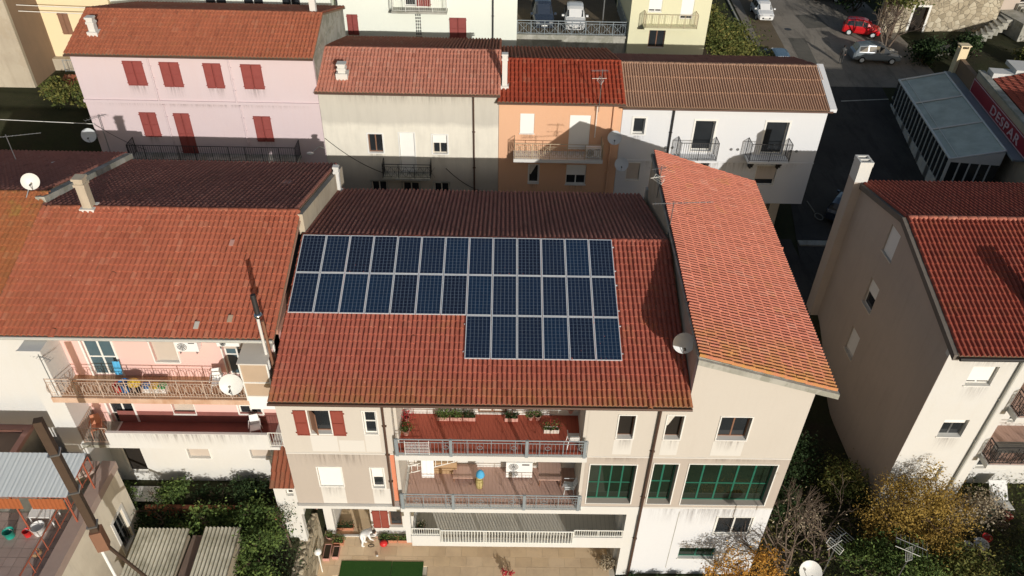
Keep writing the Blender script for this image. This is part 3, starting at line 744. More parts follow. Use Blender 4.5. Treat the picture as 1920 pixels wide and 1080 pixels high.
# ================================================================ TALL RIGHT BUILDING
R_ = thing('tall_building', 'tall beige block with a steep single pitch salmon tiled roof and green framed windows', 'building', (18, 0, 0))
w2 = (14.95, 9.62, 15.58, 10.97); w3 = (17.03, 9.62, 18.22, 10.93); w5 = (14.8, 5.45, 15.8, 8.1); w6 = (16.25, 5.42, 19.86, 8.1); g1 = (18.05, 3.33, 19.62, 4.55); g2 = (16.75, 1.4, 18.4, 2.2)
wall(R_, T, 14.64, 20.3, -.2, 5.17, [g1, g2], 'cleanwhite', depth=.2)
wall(R_, T, 14.64, 20.3, 5.172, 8.47, [w5, w6], 'taupe', depth=.3, thick=.34)
wall(R_, T, 14.64, 20.3, 8.472, 12.02, [w2, w3], 'beige')
MB(T).box((14.66, -.02, 8.46), (20.3, 0, 8.52)).build('string_course', 'palepatch', R_); MB(T).box((14.66, -.02, 5.14), (20.3, 0, 5.24)).build('string_course', 'palepatch', R_)
m = MB(); m.hexa([(15.63, FY, 12.021), (20.3, FY, 12.021), (20.3, FY+.3, 12.021), (15.63, FY+.3, 12.021)], [(15.63, FY, 14.15), (20.3, FY, 12.62), (20.3, FY+.3, 12.62), (15.63, FY+.3, 14.15)]); m.build('gable_wall', 'beige', R_)
window(R_, T, w2, nm=1, pane='dark', frame='brownwood', trim='frame', trimw=.05, dep=.2, fw=.03, curtain=15.35)
window(R_, T, w3, nm=2, pane='glass', frame='brownwood', trim='frame', trimw=.05, dep=.2, fw=.05)
window(R_, T, w5, nm=2, trans=.45, frame='green', pane='greenglass', trim='frame', trimw=.045, dep=.27, sill=None)
window(R_, T, w6, nm=5, trans=.42, frame='green', pane='greenglass', trim='frame', trimw=.045, dep=.27, sill=None)
window(R_, T, g1, nm=2, frame='frame', trim='frame', trimw=.05, dep=.03)
window(R_, T, g2, nm=2, frame='green', pane='greenglass', dep=.12)
for x0, x1, z0, z1 in ((14.9, 15.6, 8.65, 9.5), (16.95, 18.2, 8.65, 9.5)): MB(T).box((x0, -.007, z0), (x1, 0, z1)).build('repainted_patch', 'palepatch', R_)
cr_ = MB(T); cr_.box((16.3, -.006, .6), (16.33, 0, 4.9)); cr_.build('crack_line', 'concrete', R_)
sm = MB(); sm.hexa([(15.63, FY+.3, 11.5), (15.83, 6.9, 11.5), (15.95, 6.9, 11.5), (15.75, FY+.3, 11.5)], [(15.63, FY+.3, 14.12), (15.83, 6.9, 14.4), (15.95, 6.9, 14.4), (15.75, FY+.3, 14.12)])
sm.build('side_wall', 'oldwall', R_)
sm = MB(); sm.hexa([(20.15, FY+.3, 0), (20.3, FY+.3, 0), (20.9, 6.9, 2), (20.75, 6.9, 2)], [(20.15, FY+.3, 12.6), (20.3, FY+.3, 12.6), (20.9, 6.9, 12.95), (20.75, 6.9, 12.95)]); sm.build('side_wall', 'greywall', R_)
MB().box((15.7, 6.7, 3), (20.9, 6.95, 12.9)).build('rear_wall', 'cream', R_)
# the single pitch roof: eave on the right, tiles run down to the right; plane through measured corners
hi0, hi1 = Vector((15.5, -7.25, 14.42)), Vector((15.85, 7.25, 14.68)); lo0, lo1 = Vector((20.85, -7.2, 12.72)), Vector((21.26, 7.2, 13.18))
rR = tiled(R_, lo0, lo1, hi0, 'tileR', nind=300, seed=9, tw=.165, tl=.42, h=.1, r1=hi1, deckm='concrete', deck=.12)
cn = MB(); d_ = Vector((0, -.1, 0))
cn.hexa([hi0+Vector((-.05, -.13, -.28)), lo0+Vector((.1, -.13, -.28)), lo0+Vector((.1, .12, -.28)), hi0+Vector((-.05, .12, -.28))], [hi0+Vector((-.05, -.13, -.03)), lo0+Vector((.1, -.13, -.03)), lo0+Vector((.1, .12, -.03)), hi0+Vector((-.05, .12, -.03))])
cn.build('gable_coping', 'concrete', R_)
gutter(R_, lo0+Vector((.1, 0, -.1)), lo1+Vector((.1, 0, -.1)), 'darkgrey', .07)

# ================================================================ PINK BUILDING ON THE LEFT (with balcony)
L = thing('pink_terrace_house', 'pink house with wide orange tiled roof and rust streaked balcony, left of the solar building', 'house', (-5, 0, 2.4))
LY = -4.9; TL = frontT(LY)
du = (-7.85, 10.75, -6.7, 12.9); wu = (-5.2, 11.55, -4.25, 12.85); wu2 = (-2.45, 10.75, -1.5, 12.95)
dl = (-7.9, 7.7, -6.85, 9.45); wl2 = (-5.2, 8.55, -4.3, 9.45); wl3 = (-2.45, 8.6, -1.5, 9.5)
ga = (-5.25, 5.7, -4.3, 6.4); gb_ = (-2.5, 5.75, -1.6, 6.42); gdoor = (-8.2, 4.6, -7.3, 6.5)
wall(L, TL, -9.4, -.1, 7.25, 13.1, [du, wu, wu2, dl, wl2, wl3], 'pinkL')
wall(L, TL, -9.4, -.1, 2.2, 7.248, [ga, gb_, gdoor], 'white')
window(L, TL, du, nm=2, trans=.45, name='door', pane='blueglass', trim='frame', trimw=.08, dep=.08, sill=None)
window(L, TL, wu, nm=1, roller=1., rmat='beigeroller', trim='frame', trimw=.05)
window(L, TL, wu2, nm=2, trans=.5, pane='blueglass', trim='frame', trimw=.05, dep=.18, roller=.35, rmat='beigeroller', sill=None)
window(L, TL, dl, nm=2, trans=.4, name='door', pane='glass', trim='frame', trimw=.08, sill=None)
window(L, TL, wl2, nm=1, roller=1., rmat='beigeroller', trim='frame', trimw=.03)
window(L, TL, wl3, nm=2, trans=.5, trim='frame', trimw=.07, dep=.04)
window(L, TL, ga, nm=1, roller=1., rmat='beigeroller', trim='frame', trimw=.06); window(L, TL, gb_, nm=1, roller=1., rmat='beigeroller', trim='frame', trimw=.06)
window(L, TL, gdoor, nm=1, name='door', pane='dark', sill=None)
sm = MB(); sm.hexa([(-.35, LY, 2), (-.102, LY, 2), (-.102, 8.6, 2), (-.35, 8.6, 2)], [(-.35, LY, 13.3), (-.102, LY, 13.3), (-.102, 8.6, 12.6), (-.35, 8.6, 12.6)])
sm.hexa([(-.35, LY, 13.3), (-.102, LY, 13.3), (-.102, .6, 14.95), (-.35, .6, 14.95)], [(-.35, LY, 13.35), (-.102, LY, 13.35), (-.102, .6, 15.0), (-.35, .6, 15.0)])
sm.build('side_wall', 'vergemortar', L)
# parapet between the two back slopes, pale and stained
pz = MB(); 
pz.hexa([(-.22, .3, 14.2), (.02, .3, 14.2), (.02, 8.5, 11.9), (-.22, 8.5, 11.9)], [(-.22, .3, 15.22), (.02, .3, 15.22), (.02, 8.5, 12.92), (-.22, 8.5, 12.92)]); pz.build('parapet', 'oldwall', L)
rl1 = tiled(L, (-11.0, -5.45, 13.34), (-.12, -5.45, 13.34), (-11.0, .6, 15.2), 'tileL', nind=300, seed=11, tw=.205)
rl2 = tiled(L, (-11.5, 8.7, 12.9), (-.25, 8.7, 12.9), (-11.5, .6, 15.2), 'tileAback', seed=12, tw=.21)
ridge_row(rl1, (-10.6, .6, 15.18), (-.25, .6, 15.18), 'tileL', r=.12)
gutter(L, (-11, -5.53, 13.28), (-.15, -5.53, 13.28), 'gutterwhite', .07)
# upper balcony
sb = MB(); sb.box((-9.0, -6.12, 10.52), (-.9, LY, 10.74)); sb.build('balcony_slab', 'pinkL', L)
MB().box((-9.02, -6.18, 10.5), (-.9, -6.121, 10.76)).build('balcony_edge', 'tanfloor0', L)
MT['tanfloor'] = floor_mat('rust_stained_floor', (.50, .30, .18), (.34, .18, .1), 4)
MB().box((-8.95, -6.1, 10.742), (-.95, LY, 10.76)).build('balcony_floor', 'tanfloor', L)
railing(L, [(-9.0, LY, 10.76), (-9.0, -6.1, 10.76), (-1.0, -6.1, 10.76)], .95, 'rustwhite', bal=.11, r=.011, rr=.026, style='scroll', postr=.02)
# lower balcony with white parapet
lb = MB(); lb.box((-7.6, -6.2, 7.85), (-.6, LY, 8.02)); lb.box((-7.5, -6.24, 8.02), (-.95, -6.12, 8.82)); lb.build('balcony_parapet', 'white', L)
MT['darkred'] = plaster('dark_red_plaster', (.26, .10, .085), .3, (.12, .05, .04), .5)
MB().box((-7.6, LY-.006, 8.03), (-.9, LY, 8.68)).build('dark_red_band', 'darkred', L); MB().box((-7.5, -6.1, 8.022), (-.95, LY-.01, 8.04)).build('balcony_floor', 'darkred', L)  # dark red strip low on the back wall, same colour on the floor
railing(L, [(-8.6, LY, 8.03), (-8.6, -6.1, 8.03), (-7.5, -6.1, 8.03)], .9, 'rustwhite', bal=.12)
MB().box((-8.7, -6.2, 7.85), (-7.602, LY, 8.02)).build('balcony_slab', 'concrete', L)
# glazed box at the right end of the upper balcony
gbx = thing('balcony_cupboard', 'cream framed balcony cupboard with tan panels at the end of the rusty balcony', 'cupboard', (-.9, -5.7, 10.76))
f_ = MB(); 
for x in (-1.36, -.32): 
    for y in (-6.18, -5.1): f_.box((x-.03, y-.03, 10.76), (x+.03, y+.03, 12.75))
for z in (11.0, 11.75, 12.72): f_.box((-1.36, -6.2, z-.03), (-.32, -6.15, z+.03)); f_.box((-1.39, -6.15, z-.03), (-1.34, -5.1, z+.03))
f_.build('frame', 'frame', gbx); MT['tanpanel'] = plain('tan_panel', (.50, .38, .27), .5, .3, 0, .2)
MB().box((-1.33, -6.17, 11.03), (-.35, -6.15, 11.72)).box((-1.33, -6.17, 11.78), (-.35, -6.15, 12.7)).box((-1.36, -6.14, 11.03), (-1.34, -5.13, 12.7)).build('panel', 'tanpanel', gbx)
MB().hexa([(-1.42, -6.24, 12.75), (-.28, -6.24, 12.75), (-.28, -5.05, 12.85), (-1.42, -5.05, 12.85)], [(-1.42, -6.24, 12.79), (-.28, -6.24, 12.79), (-.28, -5.05, 12.9), (-1.42, -5.05, 12.9)]).build('lid', 'beige', gbx)
MB().box((-1.34, -6.2, 10.3), (-.34, -6.16, 10.97)).build('lower_panel', 'whitecloth', gbx)
# lean-to
lt = thing('lean_to', 'small lean-to with old red tiles tucked against the beige building side', 'lean-to', (-.6, -5.6, 2.4))
tiled(lt, (-1.15, -6.95, 6.3), (-.12, -6.95, 6.3), (-1.15, -5.2, 7.3), 'tileOld', seed=21, tw=.2, jit=.015)
wall(lt, frontT(-6.8), -1.05, -.12, 2.3, 6.25, [(-.55, 5.6, -.25, 6.0)], 'white'); window(lt, frontT(-6.8), (-.55, 5.6, -.25, 6.0), nm=1, pane='dark', sill=None)

# ---- far left neighbour: mossy roof, white fin and annex
N_ = thing('white_corner_house', 'white house with lichen covered tiles at the left edge, next to the pink balcony house', 'house', (-13, 0, 2.4))
MT['tileMoss'] = rooftile('lichen_clay_tile', (.44, .16, .07), (.34, .15, .06), (.55, .30, .15), (.34, .27, .07), .85, None)
rn = tiled(N_, (-17.5, -5.45, 13.34), (-11.02, -5.45, 13.34), (-17.5, 1.37, 15.43), 'tileMoss', seed=14, tw=.205, jit=.012)
tiled(N_, (-19, 9.2, 13.05), (-11.3, 9.2, 13.05), (-19, 1.37, 15.43), 'tileAback', seed=15, tw=.21)
ridge_row(rn, (-17.4, 1.37, 15.4), (-11.0, 1.37, 15.4), 'tileMoss')
gp = MB(); gp.hexa([(-11.35, .9, 14.9), (-10.95, .9, 14.9), (-11.0, 9.0, 12.6), (-11.4, 9.0, 12.6)], [(-11.35, .9, 15.5), (-10.95, .9, 15.5), (-11.0, 9.0, 13.2), (-11.4, 9.0, 13.2)]); gp.build('gable_coping', 'concrete', N_)
wall(N_, TL, -17.5, -9.42, 2, 13.1, [], 'white')
MB().box((-9.5, -6.1, 2.2), (-8.64, LY-.002, 13.15)).build('projecting_pier', 'white', N_)
railing(L, [(-.95, -6.18, 8.03), (-.4, -6.18, 8.03)], .85, 'whiteiron', bal=.1)
an = thing('brick_annex', 'low annex with grey flat roof and pink coping beside the white wall', 'annex', (-13.5, -6, 2.4))
MB().hexa([(-18, -6.8, 2.2), (-11.4, -6.8, 2.2), (-11.4, LY-.01, 2.2), (-18, LY-.01, 2.2)], [(-18, -6.8, 7.55), (-11.4, -6.8, 7.55), (-11.4, LY-.01, 7.55), (-18, LY-.01, 7.55)]).build('wall', 'oldwall', an)
MT['flatroof'] = plaster('grey_brown_roof_felt', (.26, .19, .15), .4, (.16, .12, .1), .5)
MB().box((-18, -6.7, 7.552), (-11.6, LY-.32, 7.6)).build('flat_roof', 'flatroof', an)
MB().box((-18, LY-.3, 7.552), (-11.4, LY-.01, 7.75)).box((-11.65, -6.8, 7.552), (-11.4, LY-.3, 7.75)).build('coping', 'terracottapink', an)

# ================================================================ BACK ROW
BY = 15.0; TB = frontT(BY)
def rowhouse(name, label, x0, x1, ze, mat, tmat, ops, zr, zb=4.0, yr=18.3, yb=25.0, side=None, jt=.01, backdrop=None, tw=.2, tl=.4, gl=None, back=None, lower=None, seed=1, ov=.35, slope_b=None, rx=(0, 0)):
    h = thing(name, label, 'house', ((x0+x1)/2, BY+4, zb))
    wall(h, TB, x0, x1, zb, ze+.02, ops, mat, depth=.2)
    m = MB(); m.hexa([(x0, BY+.28, zb), (x0+.25, BY+.28, zb), (x0+.25, yb-.3, zb), (x0, yb-.3, zb)], [(x0, BY+.28, ze), (x0+.25, BY+.28, ze), (x0+.25, yb-.3, ze-.6), (x0, yb-.3, ze-.6)])
    m.build('side_wall', side or mat, h); m = MB()
    m.hexa([(x1-.25, BY+.28, zb), (x1, BY+.28, zb), (x1, yb-.3, zb), (x1-.25, yb-.3, zb)], [(x1-.25, BY+.28, ze), (x1, BY+.28, ze), (x1, yb-.3, ze-.6), (x1-.25, yb-.3, ze-.6)])
    m.build('side_wall', side or mat, h)
    for xx in (x0+.02, x1-.24):
        side_gable(h, xx, .22, [(BY+.1, ze-.05), (yb-.4, ze-1.5), (yb-.4, zr-(yb-yr)*.275-.05), (yr, zr-.1)], side or mat, 'gable_wall')
    e0 = Vector((x0-.1+rx[0], BY-ov, ze)); e1 = Vector((x1+.1, BY-ov, ze)); r0 = Vector((x0-.1+rx[0], yr, zr))
    r = tiled(h, e0, e1, r0, tmat, tw=tw, tl=tl, seed=seed, jit=jt)
    dzb = .275
    tiled(h, (x0-.1, yb, zr-dzb*(yb-yr)), (x1+.1, yb, zr-dzb*(yb-yr)), (x0-.1, yr, zr), back or tmat, tw=tw, tl=tl, seed=seed+50, jit=.01)
    ridge_row(r, (x0-.05, yr, zr-.02), (x1+.05, yr, zr-.02), tmat)
    gutter(h, (x0-.1, BY-ov-.08, ze-.06), (x1+.1, BY-ov-.08, ze-.06), gl or 'copper', .06)
    return h
# pink house
ps = [(-13.1, 14.35, -12.1, 15.75), (-11.05, 14.3, -10.05, 15.72), (-8.6, 14.27, -7.7, 15.7), (-6.48, 14.26, -5.42, 15.68)]
pt = [(-13.02, 11.1, -12.15, 12.62), (-11.02, 10.0, -10.2, 12.6), (-6.34, 10.9, -5.44, 12.5)]
PH = rowhouse('pink_house', 'tall pink house with seven closed red shutters and a long black iron balcony', -16, -2.38, 16.25, 'pink', 'tilePink', ps+pt, 17.5, back='tileOld', seed=31, yr=18.4, tw=.21, side='concrete')
for o in ps+pt:
    MB(TB).box((o[0]-.0, .06, o[1]), (o[2], .1, o[3])).build('window', 'dark', PH)
    shutters(PH, TB, (o[0]-.05, o[1]-.03, o[2]+.05, o[3]+.03), 'redwood')
m = MB(TB); m.box((-16.03, -.1, 13.25), (-2.36, 0, 13.42)); m.build('string_course', 'pink', PH)
MB().box((-13.95, BY-1.05, 9.86), (-3.9, BY, 10.0)).build('balcony_slab', 'concrete', PH)
railing(PH, [(-13.9, BY, 10.0), (-13.9, BY-1, 10.0), (-3.95, BY-1, 10.0), (-3.95, BY, 10.0)], 1.0, 'blackiron', bal=.13, r=.012)
for x in (-11.65, -7.15): downpipe(PH, x, BY-.08, 13.4, 16.2, 'pink', .045); downpipe(PH, x+.15, BY-.08, 10, 13.2, 'pink', .045)
# cream house
cw = [(.27, 10.25, 1.13, 11.5), (4.15, 10.25, 5.03, 11.5), (.2, 6.9, 1.15, 8.25), (4.12, 6.9, 5.05, 8.2), (2.15, 6.2, 3.2, 8.2)]; cd = (2.15, 9.0, 3.05, 11.6)
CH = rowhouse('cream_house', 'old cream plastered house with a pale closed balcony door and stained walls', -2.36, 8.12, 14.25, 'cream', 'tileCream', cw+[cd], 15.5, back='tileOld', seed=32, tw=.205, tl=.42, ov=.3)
for k, o in enumerate(cw): window(CH, TB, o, nm=2, frame='brownwood' if k == 0 else 'beigeframe', trim='frame' if k < 2 else 'concrete', trimw=.09, roller=.45 if k == 1 else 0, name='window')
window(CH, TB, cd, nm=1, roller=1.0, pane=None, trim='frame', trimw=.07, name='door', sill=None, dep=.1)
m = MB(); m.box((1.1, BY-.85, 8.82), (4.0, BY, 8.95)); m.build('balcony_slab', 'concrete', CH)
railing(CH, [(1.1, BY, 8.95), (1.1, BY-.8, 8.95), (4.0, BY-.8, 8.95), (4.0, BY, 8.95)], .95, 'blackiron', bal=.11, style='cross')
downpipe(CH, 6.65, BY-.1, 4.5, 14.2, 'copper', .05)
# orange house
ow = [(9.4, 11.72, 10.25, 13.0), (10.02, 8.3, 10.65, 9.6), (12.35, 8.25, 13.6, 9.65)]; od = (12.35, 10.7, 13.6, 12.95)
OH = rowhouse('orange_house', 'narrow orange house with deep red tiles and a balcony holding an air conditioner', 8.14, 15.42, 13.85, 'orange', 'tileOr', ow+[od], 15.0, back='tileOld', seed=33, tw=.24, tl=.42)
window(OH, TB, ow[0], roller=1, nm=1, dep=.04); window(OH, TB, ow[1], nm=1, curtain=10.5, trim='frame', trimw=.04); window(OH, TB, ow[2], nm=2, roller=.55); window(OH, TB, od, roller=1, nm=1, dep=.06, name='door', sill=None)
MB().box((9.05, BY-1.1, 10.35), (14.4, BY, 10.57)).build('balcony_slab', 'white', OH)
railing(OH, [(9.1, BY, 10.57), (9.1, BY-1.05, 10.57), (14.35, BY-1.05, 10.57), (14.35, BY, 10.57)], 1.0, 'goldiron', bal=.12, r=.011, style='scroll')
downpipe(OH, 14.9, BY-.1, 4.5, 13.8, 'orange', .05)
# white house
ww = [(16.15, 11.8, 16.85, 12.85), (19.85, 10.75, 21.05, 12.75), (24.1, 10.6, 25.45, 12.75), (16.1, 8.65, 16.9, 9.85), (24.15, 8.45, 25.4, 9.8)]
WH = rowhouse('white_house', 'bright white house with brown ribbed roof and two small cage shaped balconies', 15.44, 27.55, 13.68, 'cleanwhite', 'tileWh', ww, 14.9, zb=7.1, back='tileAback', seed=34, tw=.152, tl=1.25, yb=22.5, jt=.0015)
for k, o in enumerate(ww):
    dr = k in (1, 2)
    window(WH, TB, o, nm=1, name='door' if dr else 'window', trim='frame', trimw=.11 if k < 3 else .05, dep=.2 if k < 3 else .08, roller=.7 if k == 4 else (.95 if k == 3 else 0), rmat='beigeroller', sill=None if dr else 'frame', pane='glass')
for x0, x1 in ((18.95, 21.3), (23.2, 25.7)):
    MB().box((x0, BY-.9, 10.42), (x1, BY, 10.55)).build('balcony_slab', 'cleanwhite', WH)
    railing(WH, [(x0+.04, BY, 10.55), (x0+.04, BY-.86, 10.55), (x1-.04, BY-.86, 10.55), (x1-.04, BY, 10.55)], 1.15, 'blackiron', bal=.13, r=.011)
    bb = MB()
    for x in (x0+.4, x1-.4): bb.box((x-.08, BY-.5, 9.95), (x+.08, BY-.002, 10.2)); bb.box((x-.05, BY-.7, 10.2), (x+.05, BY-.002, 10.4)); bb.box((x-.05, BY-.3, 9.75), (x+.05, BY-.003, 9.95))
    bb.build('iron_bracket', 'blackiron', WH)
downpipe(WH, 18.45, BY-.1, 7.1, 13.6, 'blackiron', .06)
m = MB(TB); m.box((15.46, -.03, 10.0), (27.57, 0, 10.07)); m.build('string_course', 'cleanwhite', WH)
m = MB(); m.hexa([(27.45, BY-.4, 13.6), (27.85, BY-.4, 13.6), (27.9, 18.4, 14.8), (27.5, 18.4, 14.8)], [(27.45, BY-.4, 13.8), (27.85, BY-.4, 13.8), (27.9, 18.4, 15.02), (27.5, 18.4, 15.02)]); m.build('verge', 'cleanwhite', WH)
pc = MB(); pc.box((25.6, BY+.1, 4.2), (26.2, BY+.7, 7.1)); pc.build('portico_pillar', 'oldwall', WH)
MB().box((15.5, 18.0, 4.2), (27.3, 18.3, 7.1)).build('back_wall', 'oldwall', WH); MB().box((15.5, BY+.02, 4.2), (22.8, 18.0, 7.08)).build('ground_floor', 'greywall', WH)
MB().box((15.5, BY+.3, 7.0), (27.5, 22, 7.15)).build('ceiling', 'cleanwhite', WH)
vt = MB(TB)
for x, z in ((18.3, 10.95), (18.7, 10.95), (22.3, 10.9), (22.7, 10.9), (25.95, 10.85), (26.3, 10.85)): vt.tube((x, -.03, z), (x, 0, z), .09, 12)
vt.build('vent_cap', 'steel', WH)

# ================================================================ BUILDINGS BEHIND
def block(name, label, x0, x1, y, z0, z1, mat, ops, depth=8, roofm=None, cat='building'):
    h = thing(name, label, cat, ((x0+x1)/2, y+depth/2, z0)); T = frontT(y)
    wall(h, T, x0, x1, z0, z1, ops, mat)
    MB().box((x0, y+.28, z0), (x0+.28, y+depth, z1)).build('side_wall', mat, h); MB().box((x1-.28, y+.28, z0), (x1, y+depth, z1)).build('side_wall', mat, h)
    MB().box((x0-.3, y-.3, z1), (x1+.3, y+depth, z1+.25)).build('flat_roof', roofm or 'concrete', h)
    return h, T
sw1 = (-3.4, 11.75, -2.6, 13.3); sw2 = (4.25, 11.6, 5.5, 13.2); bdr = (1.0, 14.0, 2.6, 16.2)
WB, TW = block('white_block', 'pale white building with two red shuttered windows behind the cream house', -4.1, 9.3, 30.6, 6, 18, 'greenwhite', [sw1, sw2, bdr])
for o in (sw1, sw2):
    MB(TW).box((o[0], .06, o[1]), (o[2], .1, o[3])).build('window', 'dark', WB); shutters(WB, TW, o, 'redwood')
window(WB, TW, bdr, nm=2, name='door', frame='frame'); shutters(WB, TW, (1.9, 14.0, 2.9, 16.2), 'redwood')
MB().box((.1, 29.6, 13.75), (4.15, 30.6, 13.9)).build('balcony_slab', 'concrete', WB)
railing(WB, [(.15, 30.6, 13.9), (.15, 29.65, 13.9), (4.1, 29.65, 13.9), (4.1, 30.6, 13.9)], 1.0, 'whiteiron', bal=.16)
gbk = MB(TW)
for i in range(3):
    for j in range(8): gbk.box((1.72+i*.15, -.02, 11.6+j*.24), (1.72+i*.15+.09, 0, 11.6+j*.24+.16))
gbk.build('glass_block', 'glass', WB)
for x in (-4.0, 7.5): downpipe(WB, x, 30.5, 9, 17.8, 'darkgrey', .06)
# pale green white building behind the pink house
gw = [(-13.6, 13.35, -12.0, 15), (-10.8, 13.3, -9.3, 15), (-8.0, 13.2, -6.6, 15)]
GB, TG = block('long_pale_building', 'long pale building with dark windows behind the pink house roof', -20.5, -4.4, 30.2, 6, 18, 'greenwhite', gw)
for o in gw: window(GB, TG, o, nm=2)
# warm yellow building at the top left
yw = [(-24.55, 11.6, -23.8, 13.2)]
YB, TY = block('warm_yellow_house', 'warm yellow house with one brown shuttered window at the top left corner', -26.2, -20.55, 30.0, 9.8, 20, 'paleyellow', yw)
MB(TY).box((-24.55, .06, 11.6), (-23.8, .1, 13.2)).build('window', 'dark', YB); shutters(YB, TY, yw[0], 'brownwood')
rw = thing('retaining_wall', 'low shaded retaining wall below the warm yellow house', 'wall', (-24, 29.8, 8.8)); MB().box((-27, 29.4, 8.4), (-20.5, 29.9, 9.9)).build('wall_face', 'oldwall', rw)
# pale yellow building right of the parking terrace
ywin = [(19.2, 13.6, 20.2, 15.4), (19.5, 10.85, 20.75, 12.4)]; ydoor = (21.65, 13.1, 22.6, 15.4)
PY, TP = block('pale_yellow_house', 'pale yellow house with a small beige balcony beside the leafy bank', 17.9, 23.9, 31.6, 6, 18, 'yellow', ywin+[ydoor])
window(PY, TP, ywin[0], nm=2, roller=.9, dep=.05); window(PY, TP, ywin[1], nm=2, frame='brownwood'); window(PY, TP, ydoor, nm=1, roller=.9, name='door', dep=.05, sill=None)
MB().box((18.9, 30.6, 12.55), (22.9, 31.6, 12.7)).build('balcony_slab', 'yellow', PY)
railing(PY, [(18.95, 31.6, 12.7), (18.95, 30.65, 12.7), (22.85, 30.65, 12.7), (22.85, 31.6, 12.7)], 1.0, 'goldiron', bal=.14)
# parking terrace
PT = thing('parking_terrace', 'raised paved parking terrace with a grey iron railing on a stained wall', 'terrace', (13.5, 36, 8))
wall(PT, frontT(32.0), 9.31, 17.88, 6, 11.38, [], 'concrete', 'retaining_wall'); pm = Mat('worn_stone_paving', .9, .15)
br = pm.node("ShaderNodeTexBrick", Scale=1.0); pm.link(pm.pos((1.6, 1.6, 1.6)), br.inputs["Vector"]); br.inputs["Color1"].default_value = rgb((.24, .19, .12)); br.inputs["Color2"].default_value = rgb((.19, .15, .10)); br.inputs["Mortar"].default_value = rgb((.08, .07, .05))
nn = pm.noise(pm.pos(), .4, 5, .6); pm.color(pm.mix(nn, br.outputs[0], (.12, .09, .06)))
MT['paving'] = pm.m
MB().box((9.31, 32.28, 11.2), (17.88, 46, 11.4)).build('paved_deck', 'paving', PT)
MB().box((9.31, 31.9, 11.38), (17.88, 32.3, 11.55)).build('coping', 'concrete', PT)
railing(PT, [(9.35, 32.05, 11.55), (17.8, 32.05, 11.55), (17.8, 38, 11.45)], 1.05, 'greyiron', bal=.2, r=.016, rr=.035, style='cross', postr=.03)
MB().box((9.31, 45.9, 11.4), (17.88, 46.2, 13.5)).build('back_wall', 'oldwall', PT)
lp = thing('lamp_post', 'thin grey post standing at the parking terrace railing', 'post', (16.2, 34.5, 11.4)); MB().tube((16.2, 34.5, 11.4), (16.2, 34.5, 15.5), .06, 8, .045).build('pole', 'steel', lp); MB().tube((16.2, 34.5, 15.5), (16.9, 34.2, 15.7), .035, 6).build('arm', 'steel', lp); MB().box((16.75, 34.1, 15.62), (17.15, 34.3, 15.74)).build('lamp_head', 'steel', lp)
# big weathered building at the left edge
LB = thing('weathered_block', 'big windowless weathered beige building at the left edge', 'building', (-33, 30, 8))
wall(LB, frontT(26.2), -42, -25.75, 7.5, 24, [], 'oldwall')
MB().box((-26.05, 26.48, 7.5), (-25.75, 33.6, 24)).build('side_wall', 'brownwall', LB); MB().box((-42, 26.2, 24), (-25.5, 36, 24.3)).build('flat_roof', 'concrete', LB)  # side wall coloured brown to stand for its shade
# small tiled wall and railing between it and the pink house
sr = thing('tiled_garden_wall', 'low wall capped with old roof tiles above the bushes left of the pink house', 'wall', (-21, 25, 8.5))
tiled(sr, (-24.2, 26.4, 8.9), (-18.2, 26.4, 8.9), (-24.2, 27.6, 9.4), 'tileOld', seed=61, tw=.25, tl=.45, jit=.02); MB().box((-24.2, 26.7, 7.5), (-18.2, 27.5, 8.85)).build('wall_face', 'oldwall', sr)
railing(sr, [(-24.2, 28, 9.5), (-18.2, 28, 9.5)], .9, 'greyiron', bal=.14)

# ================================================================ RIGHT HOUSE (dark gable wall)
HX = 27.0
H = thing('gable_house', 'tall house on the right with a dark shaded side wall and dark red tiled roof', 'house', (33, 2, 0))
TH = wallT((HX, 7.4), -pi/2)   # local x runs along -Y, outward is -X
gops = [(3.81, 11.59, 4.86, 13.10), (3.81, 8.38, 4.86, 9.93), (3.81, 5.16, 4.86, 6.72)]
wall(H, TH, 0, 11.23, 0, 11.45, gops[1:], 'greywall')
wall(H, TH, 3.3, 5.4, 11.452, 13.2, gops[:1], 'greywall')
def gtop(y): return 14.01-(.292*(2.77-y) if y < 2.77 else .205*(y-2.77))
for ya, yb_ in ((7.4, 4.1), (4.1, 2.0), (2.0, -3.83)):
    z0 = 13.202 if ya == 4.1 else 11.452
    ysx = sorted(set([ya+(yb_-ya)*k/6 for k in range(7)]+([2.77] if yb_ < 2.77 < ya else [])), reverse=True)
    m = MB()
    for a, b in zip(ysx, ysx[1:]):
        m.hexa([(HX, a, z0), (HX, b, z0), (HX+.28, b, z0), (HX+.28, a, z0)], [(HX, a, max(z0+.001, gtop(a)-.1)), (HX, b, max(z0+.001, gtop(b)-.1)), (HX+.28, b, max(z0+.001, gtop(b)-.1)), (HX+.28, a, max(z0+.001, gtop(a)-.1))])
    m.build('gable_wall', 'greywall', H)
for k, o in enumerate(gops):
    if k == 0: window(H, TH, o, nm=1, roller=1., dep=.1, rmat='roller', pane=None, sill='beigeframe')
    else: window(H, TH, o, nm=1, roller=.5 if k == 1 else .9, rmat='roller', dep=.12, sill='beigeframe')
vg = MB()
for ya, yb_ in ((-4.28, 2.77), (2.77, 7.7)):
    vg.hexa([(HX-.14, ya, gtop(ya)-.3), (HX-.14, yb_, gtop(yb_)-.3), (HX+.12, yb_, gtop(yb_)-.3), (HX+.12, ya, gtop(ya)-.3)], [(HX-.14, ya, gtop(ya)-.02), (HX-.14, yb_, gtop(yb_)-.02), (HX+.12, yb_, gtop(yb_)-.02), (HX+.12, ya, gtop(ya)-.02)])
vg.build('verge', 'darkverge', H)
HYF = -3.836; TF = frontT(HYF)
